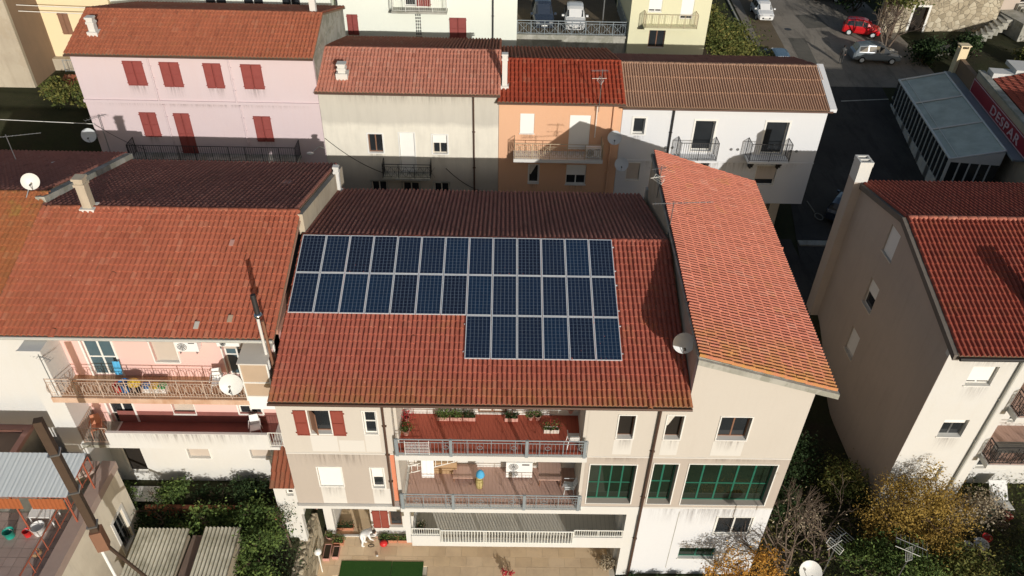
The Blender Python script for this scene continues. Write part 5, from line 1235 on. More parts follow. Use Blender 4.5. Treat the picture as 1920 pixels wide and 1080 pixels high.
yt = tree('yellow_tree', 'bushy tree with thinning yellow autumn leaves before the white wall of the gable house', (27.9, -5.5, .9), 3.2, [(-1.0, 0, 2.9, 1.25), (.2, .2, 3.4, 1.2), (1.2, 0, 2.7, 1.05), (-1.6, -.3, 1.9, 1.0), (.4, -.8, 1.8, 1.25), (-.5, -.6, 1.2, 1.0)], 16000, .052, 'leafyellow', .12, 60)
bt = thing('bare_tree', 'leafless tree with pale branches beside the tall beige block', 'tree', (21.9, -7.0, .1)); m = MB(); R = random.Random(12)
for k in range(4): branches(m, Vector((21.9, -7.0, .05)), Vector((R.gauss(0, .35), R.gauss(.1, .25), 1)).normalized(), 1.85, .085, 5, R, .42)
m.build('trunk', 'palebark', bt); leaves(bt, 'crown', [(21.6, -6.9, 4.2, 1.2), (22.6, -6.5, 3.6, 1.0)], 350, .05, 'leafpale', 61)
bt = thing('bare_tree', 'second leafless tree with drooping pale twigs left of the bottom antennas', 'tree', (23.6, -6.4, .3)); m = MB()
for k in range(3): branches(m, Vector((23.6, -6.4, .25)), Vector((R.gauss(.2, .4), R.gauss(0, .3), .8)).normalized(), 1.4, .065, 5, R, .5)
m.build('trunk', 'palebark', bt)
pt_ = thing('pale_leaf_tree', 'small tree with dry pale pinkish leaves beside the junk pile', 'tree', (31.0, -4.8, 1.0)); m = MB()
for k in range(3): branches(m, Vector((30.8, -4.9, .9)), Vector((.5+R.gauss(0, .3), R.gauss(.1, .3), 1)).normalized(), 1.0, .06, 4, R, .5)
m.build('trunk', 'bark', pt_); leaves(pt_, 'crown', [(31.4, -4.7, 2.75, .9), (30.65, -5.05, 2.2, .8), (31.9, -4.8, 2.2, .7)], 2200, .06, 'leafpale', 62)
tree('orange_tree', 'orange leaved autumn tree casting a feathery shadow on the white ground floor wall', (19.3, -8.5, .0), 3.0, [(-.6, 0, 3.2, .8), (.6, .1, 3.4, .8), (-1.5, .1, 2.9, .5), (1.2, -.2, 2.6, .7), (0, -.3, 2.4, .9)], 4200, .055, 'leaforange', .1, 63, depth=3)
for k, x in enumerate((15.0, 15.9, 16.9, 18.0, 20.2)):
    shrub('hedge_plant', ('low plant at the foot of the downpipe by the white wall', 'second low plant along the foot of the white wall', 'third low plant along the foot of the white wall', 'low plant under the small green window', 'low plant at the right corner of the white wall')[k], (x, -7.5, .05), .45, 700, .05, 'leafdark', 90+k, 'low plants along the foot of the white wall', .8)
shrub('red_leaf_shrub', 'red leaved shrub against the white pillar at the patio corner', (13.65, -6.6, 0), .5, 900, .05, 'leafpale', 99)
# ---- bank and trees at the top
bkt = thing('bank_undergrowth', 'mass of tangled green and rusty shrubs on the bank beside the road', 'undergrowth', (27.5, 41, 7)); del bkt['category']; bkt['kind'] = 'stuff'
bo = leaves(bkt, 'foliage', [(24.9+.9*i+(j % 2)*.4, 34.0+1.7*j, ground_z(24.9+.9*i, 34+1.7*j)+(2.2 if i < 4 else .9), 1.05+.25*rnd.random()) for i in range(7) for j in range(8)], 26000, .12, 'leafbank', 201, .33); bo['kind'] = 'stuff'
leb = thing('embankment', 'earth bank under the roadside shrubs', 'bank', (27, 40, 6)); MB().hexa([(24, 33.5, 5), (30.8, 33.5, 5), (30.8, 52, 5), (24, 52, 5)], [(24, 33.5, 9.5), (28.2, 33.5, 7.2), (28.6, 52, 7.6), (24, 52, 10)]).build('earth', 'soil', leb)
for k, (x, y) in enumerate(((-23.6, 24.6), (-22.4, 23.6), (-21.2, 24.4), (-20.2, 23.2), (-19.4, 24.6))):
    shrub('wild_shrub', ('wild shrub touching the big weathered block', 'wild yellow green shrub second from the weathered block', 'wild shrub in the middle of the plot left of the pink house', 'low wild shrub near the dark gap', 'wild shrub close to the pink house corner')[k], (x, y, 9.0), 1.0, 1100, .11, 'leafbank', 300+k, 'wild shrubs left of the pink house')
tree('yellow_green_tree', 'yellow green tree by the road above the parked red car', (45.5, 46.5, 6.6), 5, [(0, 0, 4.5, 2.0), (1.8, .8, 4.2, 1.8), (-1.4, 2.5, 4.6, 1.9), (1.0, 3.0, 5.4, 2.0)], 5200, .14, 'leafbank', .2, 70)
bt = thing('bare_street_tree', 'bare grey branched tree beside the parked silver car', 'tree', (43.9, 43.2, 6.5)); m = MB(); R = random.Random(8)
for k in range(4): branches(m, Vector((43.9, 43.2, 6.4)), Vector((R.gauss(.1, .4), R.gauss(0, .3), 1)).normalized(), 1.7, .11, 5, R, .45)
m.build('trunk', 'palebark', bt)
for k, (x, y, r, mt) in enumerate(((41.5, 56.5, 2.0, 'leafdark'), (44.5, 53.5, 2.1, 'leafdark'), (47.5, 50.5, 1.6, 'leafbank'), (46.6, 40.8, 1.5, 'leafdark'), (50.5, 41.5, 1.5, 'leafdark'), (56.0, 39.5, 1.6, 'leafbank'), (60, 38.5, 1.8, 'leafgreen'))):
    shrub('street_bush', ('dark bush overhanging the dark blue car', 'big dark bush behind the red car', 'olive bush at the foot of the stone building', 'dark bush before the veranda corner', 'dark bush below the outside stair', 'mixed bush behind the white roof slab', 'green bush at the right edge behind the shop')[k], (x, y, ground_z(x, y)), r, 2000, .14, mt, 400+k, 'bushes around the top right crossing')

# ================================================================ SMALL THINGS
def dish(name, label, c, r, d, mat='dish', foot=None, group='satellite dishes'):
    t = thing('satellite_dish', label, 'satellite dish', c, group); c = Vector(c); d = Vector(d).normalized()
    M = d.to_track_quat('Z', 'Y').to_matrix().to_4x4(); n = 6
    prof = [(r*k/n, .22*r*(k/n)**2) for k in range(n+1)]
    m = MB(); m.lathe(prof, c, 22, M); m.lathe([(a, b-.015) for a, b in reversed(prof)], c, 22, M); m.build('reflector', mat, t)
    up = (M @ Vector((0, -1, 0))); up = up if up.z < 0 else -up
    f = c+d*r*1.0+up*r*.35
    a = MB(); a.tube(c+up*r*.95+d*.1, f, .015, 5); a.build('arm', 'steel', t); b = MB(); b.tube(f, f-d*.12+up*-.02, .04, 8); b.build('receiver', 'darkgrey', t)
    ft = Vector(foot) if foot else c-Vector((0, 0, r*1.3))
    p = MB(); p.tube(c-d*.05, ft, .025, 6); p.build('mast', 'steel', t); return t
SD = (.1, -.85, .5)
dish('d', 'large pale grey dish on the tiles beside the tall block side wall', (15.3, -5.75, 13.75), .42, (-.05, -.95, .35), 'dish', (15.45, -5.5, 12.7))
dish('d', 'round white dish clamped to the rusty balcony of the pink terrace house', (-1.75, -6.35, 11.85), .44, (.1, -.9, .35), 'dishwhite', (-1.7, -6.1, 10.9))
dish('d', 'small white dish on the lichen covered ridge at the left edge', (-11.6, 1.4, 15.95), .36, (.35, -.85, .35), 'dishwhite', (-11.8, .9, 15.3))
dish('d', 'grey dish on the left corner of the tall pink house', (-16.1, 14.4, 11.4), .42, (.2, -.9, .3), 'dish', (-15.9, 15, 11.1))
dish('d', 'upper grey dish between the orange and the white house', (15.0, 14.2, 11.95), .42, (-.1, -.9, .35), 'dish', (15.1, 14.98, 11.6))
dish('d', 'lower grey dish between the orange and the white house', (15.6, 14.2, 10.2), .42, (-.1, -.9, .35), 'dish', (15.7, 14.98, 9.9))
dish('d', 'white dish cut by the bottom edge near the two antennas', (20.2, -11.0, 7.0), .42, (-.1, -.6, .75), 'dishwhite', (20.2, -10.8, 4.5))
def yagi(label, base, h, bd, n=10, L=1.2, group='television antennas', w=.35, grid=False):
    t = thing('television_antenna', label, 'antenna', base, group); b = Vector(base); top = b+Vector((0, 0, h))
    MB().tube(b, top, .022, 6).build('mast', 'steel', t); d = Vector(bd).normalized(); s_ = Vector((0, 0, 1)).cross(d).normalized()
    m = MB(); p0 = top-Vector((0, 0, .1))-d*L*.35; p1 = p0+d*L; m.tube(p0, p1, .014, 5)
    for k in range(n): q = p0.lerp(p1, k/(n-1)); ww = w*(1-.4*k/n); m.tube(q-s_*ww, q+s_*ww, .007, 4)
    m.build('elements', 'steel', t)
    if grid:
        m = MB(); q = top-Vector((0, 0, .55))
        for k in range(4): m.tube(q+d*.05*k-s_*.3+Vector((0, 0, -.08*k)), q+d*.05*k+s_*.3+Vector((0, 0, -.08*k)), .012, 4)
        for sx in (-.3, .3): m.tube(q+s_*sx, q+s_*sx+d*.15-Vector((0, 0, .24)), .012, 4)
        m.tube(q-d*.3, q+d*.6, .014, 4); m.build('panel_reflector', 'whiteiron', t)
    return t
yagi('white antenna with grid reflector at the high verge of the tall block', (15.72, 4.1, 14.0), 1.7, (-.8, -.5, .15), 7, .9, grid=True)
yagi('long many toothed antenna sticking over the high verge of the tall block', (15.7, .75, 14.0), 1.9, (1, -.1, .12), 22, 2.5, w=.12)
yagi('antenna on the left end of the rusty balcony', (-8.75, -6.1, 10.8), 2.2, (-.9, .3, .05), 12, 1.5, w=.16)
yagi('antenna against the corner of the tall pink house', (-15.3, 14.6, 10.2), 2.4, (-.6, -.6, 0), 8, 1.2)
yagi('antenna with a tall white mast on the orange house front', (13.95, 14.55, 13.4), 2.6, (-1, -.3, .1), 9, 1.0, w=.25, grid=True)
yagi('thin antenna over the left edge lichen roof', (-15.8, 7, 12.6), 2.6, (.9, .2, .03), 14, 2.4, w=.1)
yagi('left antenna of the pair at the bottom edge', (21.0, -10.6, 6.2), 2.6, (-.6, -.4, .1), 8, 1.0, w=.35, grid=True)
yagi('right antenna of the pair at the bottom edge', (23.7, -10.9, 6.0), 2.7, (-.7, .3, .1), 8, 1.1, w=.35, grid=True)
wr = thing('white_rod', 'long white rod lying over the left back roof', 'rod', (-15, 6.3, 13.6)); MB().tube((-17.5, 5.6, 13.6), (-13.7, 6.7, 13.9), .035, 6).build('rod', 'frame', wr)
cb = thing('overhead_cable', 'white overhead cable running to the corner of the tall pink house', 'cable', (-18, 14.6, 12)); MB().tube((-30, 14.4, 12.6), (-15.8, 14.85, 11.9), .02, 5).build('cable', 'frame', cb)
# chimneys
def bent(name, label, x, y, z0, z1, w, mat='oldwall'):
    c = thing('roof_chimney', label, 'chimney', (x, y, z0)); m = MB(); m.box((x-w/2, y-w/2, z0), (x+w/2, y+w/2, z1)); m.build('stack', mat, c)
    m = MB(); m.box((x-w*.62, y-w*.62, z1), (x+w*.62, y+w*.62, z1+.12)); m.box((x-w*.5, y-w*.5, z1+.12), (x+w*.5, y+w*.5, z1+.28)); m.box((x-w*.62, y-w*.62, z1+.28), (x+w*.62, y+w*.62, z1+.38)); m.build('cap', mat, c)
    MB().box((x-w*.8, y-w*.8, z0-.2), (x+w*.8, y+w*.8, z0+.18)).build('mortar_collar', 'white', c); return c
bent('c', 'tapering grey rendered chimney on the ridge of the pink terrace house', -9.0, .6, 15.1, 16.3, .38)
bent('c', 'short pale chimney near the left end of the tall pink house roof', -14.9, 16.3, 16.8, 17.4, .36, 'white')
bent('c', 'white chimney at the right end of the tall pink house ridge', -2.9, 18.8, 17.2, 18.3, .35, 'white')
bent('c', 'small louvred white vent box on the cream house roof', -1.0, 15.9, 14.8, 15.15, .42, 'white')
bent('c', 'white chimney at the left edge of the orange house roof', 8.45, 15.9, 14.2, 15.9, .3, 'white')
bent('c', 'thin white chimney post behind the dark back slope of the solar building', 0.05, 7.0, 12.2, 13.4, .24, 'white')
bent('c', 'pale chimney cut by the right edge of the picture on the dark red roof', 31.04, -2.0, 12.4, 14.05, .66, 'greywall')
st = thing('stove_pipe', 'steel stove pipe with a round cowl leaning on the pink house eave', 'stove pipe', (-.35, -5.7, 10.9)); MB().tube((-.42, -5.72, 10.9), (-.42, -5.72, 14.6), .06, 10).build('pipe', 'white', st); MB().tube((-.25, -5.75, 10.9), (-.25, -5.75, 14.5), .055, 8).build('pipe', 'brownwood', st)
MB().ball((-.38, -5.73, 14.75), .17, 14, 8, (1, 1, .8)).build('cowl', 'chrome', st); MB().tube((-.38, -5.73, 14.85), (-.45, -5.6, 15.6), .1, 10).build('chimney_pot', 'blackiron', st)
sk = thing('roof_window', 'small reddish roof hatch on the dark back slope of the pink terrace house', 'roof hatch', (-1.9, 4.9, 13.95)); MB(Matrix.Translation((-1.9, 4.9, 13.98)) @ Matrix.Rotation(-.296, 4, 'X')).box((-.22, -.3, 0), (.22, .3, .08)).build('hatch', 'terracottapink', sk)

# pots, planters
def planter(label, x, y, z, w=.5, d=.2, plant='leafgreen', flower=None, pot='terracottapink', n=260, hgt=.25, ang=0, seed=1, cat='planter', round_=False, group='potted plants on the balconies and patio'):
    t = thing('flower_pot' if round_ else 'planter_box', label, 'flower pot' if round_ else cat, (x, y, z), group)
    M = Matrix.Translation((x, y, z)) @ Matrix.Rotation(ang, 4, 'Z')
    if round_:
        m = MB(M); m.lathe([(w*.32, 0), (w*.5, w*.8), (w*.56, w*.8), (w*.56, w*.95), (w*.46, w*.95), (w*.44, w*.8)], n=12); m.build('pot', pot, t); hz_ = w*.9
        MB(M).lathe([(0, w*.82), (w*.46, w*.82)], n=12).build('soil', 'soil', t)
    else:
        hz_ = .2; m = MB(M); m.box((-w/2, -d/2, 0), (w/2, d/2, .02)); th = .02
        for a, b, c_, e in ((-w/2, -d/2, w/2, -d/2+th), (-w/2, d/2-th, w/2, d/2), (-w/2, -d/2+th, -w/2+th, d/2-th), (w/2-th, -d/2+th, w/2, d/2-th)): m.box((a, b, .02), (c_, e, hz_))
        m.build('box', pot, t); MB(M).box((-w/2+th, -d/2+th, .02), (w/2-th, d/2-th, hz_*.85)).build('soil', 'soil', t)
    if n:
        k = max(2, int(w/.2)); bl = [tuple(M @ Vector(((i+.5)/k*w-w/2, 0, hz_+hgt*.45)))+(hgt*.6,) for i in range(k)]
        leaves(t, 'foliage', bl, n, .035, plant, seed)
        if flower: leaves(t, 'flowers', [(a, b, c_+hgt*.3, r) for a, b, c_, r in bl], 60, .03, flower, seed+5)
    return t
z1_, z2_ = 8.75, 5.30
planter('green planter box nearest the left on the back of the red balcony', 6.1, -5.2, z1_, .5, .2, 'leafgreen', seed=1, n=420, hgt=.35)
planter('green planter box beside the first one on the red balcony', 6.65, -5.2, z1_, .5, .2, 'leafgreen', seed=2, n=420, hgt=.3)
planter('white trimmed planter left of the red balcony door', 7.2, -5.2, z1_, .5, .2, 'leafdark', seed=3, n=350)
planter('dark leafed planter right of the red balcony door', 8.95, -5.2, z1_, .55, .2, 'leafdark', seed=4, n=380)
planter('round pink pot with a small plant right of the middle of the red balcony', 9.75, -5.15, z1_, .24, seed=5, n=150, round_=True)
planter('second round pink pot close to the right end of the red balcony', 10.05, -5.15, z1_, .26, seed=6, n=150, round_=True)
planter('cream planter of red geraniums standing forward on the red balcony', 10.6, -5.8, z1_, .62, .22, 'leafgreen', 'flowerred', pot='beige', seed=7, n=330, hgt=.35)
planter('pot of red geraniums in the left corner of the red balcony', 4.65, -6.05, z1_, .3, .3, 'leafgreen', 'flowerred', seed=8, n=420, hgt=.4, round_=True)
planter('red flowering pot against the left wall of the red balcony', 4.6, -5.3, z1_, .24, plant='flowerred', seed=9, n=200, round_=True, hgt=.5)
planter('pot hanging in the dark right corner of the red balcony', 11.4, -5.2, z1_+.5, .25, seed=10, n=200, round_=True)
planter('left terracotta planter under the small window on the patio', 3.15, -5.2, 0, .85, .26, 'leafgreen', pot='terracotta', seed=11, n=450, hgt=.3)
planter('right terracotta planter under the small window on the patio', 4.05, -5.2, 0, .85, .26, 'leafgreen', pot='terracotta', seed=12, n=450, hgt=.28)
planter('long empty pink trough along the stone wall', .32, -5.95, 0, .8, .32, pot='terracottapink', n=0, ang=pi/2)
planter('shorter empty pink trough next to the long one', .74, -5.95, 0, .6, .3, pot='terracottapink', n=0, ang=pi/2)
planter('round pot with a spiky plant in the patio corner', .3, -5.15, 0, .32, seed=13, n=150, round_=True)
planter('bushy green planter behind the empty troughs', .75, -5.35, 0, .5, .3, 'leafgreen', pot='terracotta', seed=14, n=350, hgt=.35)
planter('planter of brownish plants inside the porch', .95, -4.55, 0.02, .8, .25, 'leafdark', pot='terracotta', seed=15, n=350, hgt=.3)
planter('white flowers on the left end of the ribbed balcony', 4.95, -6.3, 2.49, .35, plant='leafdark', flower='leafpale', seed=16, n=200, round_=True, hgt=.35)
# globe lamp
gl = thing('globe_lamp', 'garden lamp with a white globe on a white post', 'lamp', (.25, -6.9, 0)); MB().tube((.25, -6.9, 0), (.25, -6.9, 1.45), .03, 8).build('post', 'whiteiron', gl); MB().ball((.25, -6.9, 1.6), .17, 14, 10).build('globe', 'lamp', gl)
# balcony objects
ra = thing('folding_airer', 'white folding clothes airer hooked on the front rail of the red balcony', 'clothes airer', (5.2, -7.2, 9.0)); m = MB(); 
for k in range(8): m.tube((4.75, -7.22, 8.98+.09*k), (5.7, -7.2, 8.98+.09*k), .011, 4)
m.tube((4.75, -7.22, 8.9), (4.75, -7.2, 9.7), .014, 4); m.tube((5.7, -7.22, 8.9), (5.7, -7.2, 9.7), .014, 4); m.build('rack', 'whiteplastic', ra)
def chair(label, x, y, z, a, mat='whiteplastic', s_=1.0):
    t = thing('plastic_chair', label, 'chair', (x, y, z), 'plastic chairs on the balconies'); M = Matrix.Translation((x, y, z)) @ Matrix.Rotation(a, 4, 'Z') @ Matrix.Scale(s_, 4)
    MB(M).hexa([(-.22, -.2, .42), (.22, -.2, .42), (.2, .2, .4), (-.2, .2, .4)], [(-.22, -.2, .45), (.22, -.2, .45), (.2, .2, .43), (-.2, .2, .43)]).build('seat', mat, t)
    MB(M).hexa([(-.2, .2, .43), (.2, .2, .43), (.2, .23, .43), (-.2, .23, .43)], [(-.17, .32, .85), (.17, .32, .85), (.17, .35, .85), (-.17, .35, .85)]).build('backrest', mat, t)
    for sx in (-1, 1):
        for sy in (-1, 1): MB(M).tube((sx*.2, sy*.18, .43), (sx*.25, sy*.23, 0), .022, 6, .018).build('leg', mat, t)
        MB(M).tube((sx*.24, -.2, .62), (sx*.22, .25, .64), .02, 5).build('armrest', mat, t)
    return t
chair('white plastic chair at the right end of the red balcony', 11.45, -6.5, z1_, pi, s_=1.05)
chair('white plastic chair standing on the rusty balcony', -2.65, -5.6, 10.76, .2)
chair('grey folding chair in the dark right corner of the brown balcony', 11.5, -6.2, z2_, -pi/2, 'dish')
chair('white chair on the lower balcony beside the white parapet end', -1.7, -5.5, 8.02, .3)
chair('brown chair at the shaded left end of the lower balcony', -8.2, -5.6, 8.02, .4, 'terracotta')
def acunit(label, x, y, z, w=1.0, h=.75, d=.35, fans=2, vert=True):
    t = thing('air_conditioner', label, 'air conditioner', (x, y, z), 'air conditioner outdoor units'); MB().box((x-w/2, y-d/2, z), (x+w/2, y+d/2, z+h)).build('casing', 'whiteplastic', t)
    for k in range(fans):
        cz = z+h*(.27+.46*k) if vert else z+h*.5; cx = x-w*.22; m = MB(); r = h*.2 if vert else h*.36
        for q in range(3): m.ring((cx, y-d/2-.012, cz), r*(1-.3*q), .008, 16, (0, 1, 0), 4)
        for q in range(4): m.tube((cx-r*cos(q*pi/4), y-d/2-.012, cz-r*sin(q*pi/4)), (cx+r*cos(q*pi/4), y-d/2-.012, cz+r*sin(q*pi/4)), .006, 4)
        m.build('fan_grille', 'darkgrey', t)
    MB().box((x+w*.1, y-d/2-.006, z+h*.82), (x+w*.38, y-d/2, z+h*.9)).build('badge', 'darkgrey', t)
    m = MB(); m.box((x-w*.4, y-d/2, z-.12), (x-w*.35, y+d/2, z)); m.box((x+w*.35, y-d/2, z-.12), (x+w*.4, y+d/2, z)); m.build('bracket', 'steel', t); return t
acunit('large two fan unit standing on the brown balcony', 9.35, -5.35, 5.42, 1.15, 1.0, .4)
acunit('unit on the wall under the eave between the pink house windows', -3.6, -5.1, 12.45, .85, .5, .3, 1, False)
acunit('unit under the eave above the right window of the pink terrace house', -2.0, -5.1, 13.0-.25, .85, .3, .3, 1, False)
acunit('grey unit on the orange house balcony', 13.85, 14.35, 10.62, .9, .6, .35, 1, False)
# ladder, cloth, crates, sack
ld = thing('ladder', 'pale wooden ladder lying against the left wall of the brown balcony', 'ladder', (5.6, -5.4, z2_)); m = MB(); a, b = Vector((4.5, -5.5, 5.55)), Vector((6.6, -5.25, 6.1))
m.tube(a, b, .025, 5); m.tube(a+Vector((0, .05, .42)), b+Vector((0, .05, .42)), .025, 5); m.build('rail', 'frame', ld)
for k in range(8): MB().tube(a.lerp(b, (k+.5)/8), a.lerp(b, (k+.5)/8)+Vector((0, .05, .42)), .018, 5).build('rung', 'frame', ld)
cl = thing('hanging_cloth', 'white cloth hanging over the ladder on the brown balcony', 'cloth', (5.35, -5.7, 5.4)); m = MB()
for k in range(6): m.quad((5.1+.09*k, -5.62-.02*(k % 2), 6.75), (5.19+.09*k, -5.62-.02*((k+1) % 2), 6.75), (5.19+.09*k, -5.75-.02*((k+1) % 2), 5.6), (5.1+.09*k, -5.75-.02*(k % 2), 5.6))
m.build('sheet', 'whitecloth', cl)
cbx = thing('cardboard_box', 'brown cardboard box behind the white cloth on the brown balcony', 'box', (5.9, -5.15, z2_)); MB().box((5.4, -5.3, z2_), (6.6, -4.95, z2_+.75)).build('box', 'cardboard', cbx)
tbm = thing('low_bench', 'low dusty wooden bench left of the blue bag on the brown balcony', 'bench', (7.0, -5.4, z2_)); MB().box((6.45, -5.75, 5.55), (7.5, -5.0, 5.6)).build('top', 'brownfloor', tbm)
for x in (6.5, 7.45):
    for y in (-5.7, -5.05): MB().box((x-.025, y-.025, z2_), (x+.025, y+.025, 5.55)).build('leg', 'brownwood', tbm)
t2 = thing('low_table', 'low brown table right of the air conditioner on the brown balcony', 'table', (10.7, -5.5, z2_)); MB().box((10.2, -5.95, 5.75), (11.2, -5.0, 5.8)).build('top', 'brownfloor', t2)
for x in (10.25, 11.15):
    for y in (-5.9, -5.05): MB().box((x-.025, y-.025, z2_), (x+.025, y+.025, 5.75)).build('leg', 'brownwood', t2)
sk_ = thing('straw_sack', 'straw coloured sack standing in the middle of the brown balcony', 'sack', (7.62, -6.0, z2_)); MB().lathe([(0, 0), (.14, .02), (.17, .3), (.15, .62), (.1, .8), (.0, .84)], (7.62, -6.0, z2_), 12).build('bag', 'sackyellow', sk_)
bc = thing('blue_cloth', 'bright blue cloth draped over the top of the straw sack', 'cloth', (7.66, -5.95, z2_+.75)); MB().lathe([(.0, .34), (.07, .33), (.16, .2), (.2, .04), (.11, -.12)], (7.66, -5.95, z2_+.72), 9).build('cloth', 'lightblue', bc)
# rusty balcony stuff
def bucket(label, x, y, z, r, h, mat, cat='bucket'):
    t = thing('bucket', label, cat, (x, y, z), 'buckets and tubs'); MB().lathe([(r*.8, 0), (r, h), (r*1.06, h), (r*.96, h*.98), (r*.76, .03), (0, .03)], (x, y, z), 14).build('tub', mat, t)
    m = MB(); m.path([(x+r*cos(k*pi/6), y, z+h+r*.7*sin(k*pi/6)) for k in range(7)], .008, 4); m.build('handle', 'steel', t); return t
yb = -5.75
bucket('dark red bucket first of the row on the rusty balcony', -6.55, yb, 10.76, .17, .35, 'redplastic')
bucket('blue bin next to the dark red bucket on the rusty balcony', -6.25, yb, 10.76, .2, .5, 'blueplastic')
bg_ = thing('yellow_bag', 'yellow bag bulging out of a black tub on the rusty balcony', 'bag', (-5.85, yb, 10.76)); MB().ball((-5.85, yb, 11.2), .26, 10, 8, (1, .8, .75)).build('bag', 'yellowplastic', bg_); MB().lathe([(.14, 0), (.22, .35), (.2, .35)], (-5.85, yb, 10.76), 12).build('tub', 'rubber', bg_)
for k, (x, mt, lb_) in enumerate(((-5.42, 'blueplastic', 'white crate with a blue lid beside the yellow bag'), (-5.1, 'yellowplastic', 'white crate with a yellow lid in the row on the rusty balcony'), (-4.8, 'greenplastic', 'white crate with a green lid at the end of the row'))):
    t = thing('storage_crate', lb_, 'crate', (x, yb, 10.76), 'lidded crates on the rusty balcony'); MB().box((x-.14, yb-.13, 10.76), (x+.14, yb+.13, 11.02)).build('box', 'whiteplastic', t); MB().box((x-.15, yb-.14, 11.021), (x+.15, yb+.14, 11.1)).build('lid', mt, t)
tw_ = thing('blue_towel', 'light blue towel hanging by the glazed balcony door', 'towel', (-6.65, -5.15, 11.2)); m = MB()
for k in range(4): m.quad((-6.8+.07*k, -5.12-.02*(k % 2), 11.75), (-6.73+.07*k, -5.12-.02*((k+1) % 2), 11.75), (-6.73+.07*k, -5.2, 11.1), (-6.8+.07*k, -5.2, 11.1))
m.build('cloth', 'lightblue', tw_)
rg_ = thing('wire_rack', 'tangle of white wire racks at the left end of the rusty balcony', 'rack', (-8.75, -5.7, 10.78)); m = MB(); R = random.Random(4)
for k in range(14): a = Vector((-8.8+R.gauss(0, .12), -5.9+R.random()*.5, 10.8)); m.tube(a, a+Vector((R.gauss(0, .2), R.gauss(0, .1), R.uniform(.4, 1.1))), .01, 4)
m.build('wires', 'rustwhite', rg_)
# terrace house items
bucket('teal bucket on the tiled roof terrace under the orange blind', -10.4, -9.6, 6.62, .2, .35, 'tealplastic'); bucket('white tub with black lid on the tiled roof terrace', -9.35, -9.4, 6.62, .26, .4, 'whiteplastic'); bucket('red bucket in front of the white tub on the roof terrace', -9.75, -9.55, 6.62, .14, .3, 'redplastic')
tt = thing('white_table', 'white plastic table under the blue awning', 'table', (-9.3, -8.9, 6.62)); MB().box((-9.75, -9.2, 7.25), (-8.85, -8.6, 7.29)).build('top', 'whiteplastic', tt)
for x in (-9.7, -8.9):
    for y in (-9.15, -8.65): MB().tube((x, y, 6.62), (x, y, 7.25), .03, 6).build('leg', 'whiteplastic', tt)
# junk pile by the right house
jk = 'odds and ends piled by the right house'
for k, (x, y, r, h, mt, lb_) in enumerate(((32.6, -4.05, .28, .45, 'tealplastic', 'teal barrel against the wall of the right house'), (33.1, -4.1, .29, .38, 'rubber', 'black tub beside the teal barrel'), (33.5, -4.3, .22, .28, 'redplastic', 'red basin beside the black tub'), (31.4, -5.9, .33, .28, 'whiteplastic', 'white basin standing in the weeds of the right garden'), (30.75, -6.0, .28, .22, 'dishwhite', 'pale tub at the left of the junk pile'), (31.9, -5.5, .22, .22, 'redplastic', 'red pot in the middle of the junk pile'))): bucket(lb_, x, y, 1.08, r, h, mt)
ch_ = thing('white_sunbed', 'white plastic lounge chair leaning on the wall of the right house', 'lounge chair', (33.4, -3.6, 1.0)); MB().hexa([(33.1, -3.4, 1.25), (34.0, -3.4, 1.25), (34.0, -3.35, 1.3), (33.1, -3.35, 1.3)], [(33.1, -2.7, 1.9), (34.0, -2.7, 1.9), (34.0, -2.65, 1.95), (33.1, -2.65, 1.95)]).build('backrest', 'whiteplastic', ch_); MB().hexa([(33.1, -3.95, 1.3), (34.0, -3.95, 1.3), (34.0, -3.4, 1.25), (33.1, -3.4, 1.25)], [(33.1, -3.95, 1.35), (34.0, -3.95, 1.35), (34.0, -3.4, 1.3), (33.1, -3.4, 1.3)]).build('seat', 'whiteplastic', ch_)
bb_ = thing('wooden_bench', 'grey slatted wooden bench on the middle balcony of the right house', 'bench', (31.8, -4.1, 5.38))
for k in range(6): MB().box((31.2, -4.35+.11*k, 6.05), (32.5, -4.26+.11*k, 6.08)).build('slat', 'steel', bb_)
MB().box((31.2, -4.3, 5.38), (31.25, -3.75, 6.05)).build('leg', 'steel', bb_); MB().box((32.45, -4.3, 5.38), (32.5, -3.75, 6.05)).build('leg', 'steel', bb_)
planter('leafy planter on the upper balcony of the right house', 32.5, -3.3, 8.53, .9, .3, 'leafgreen', seed=21, n=600, hgt=.5)

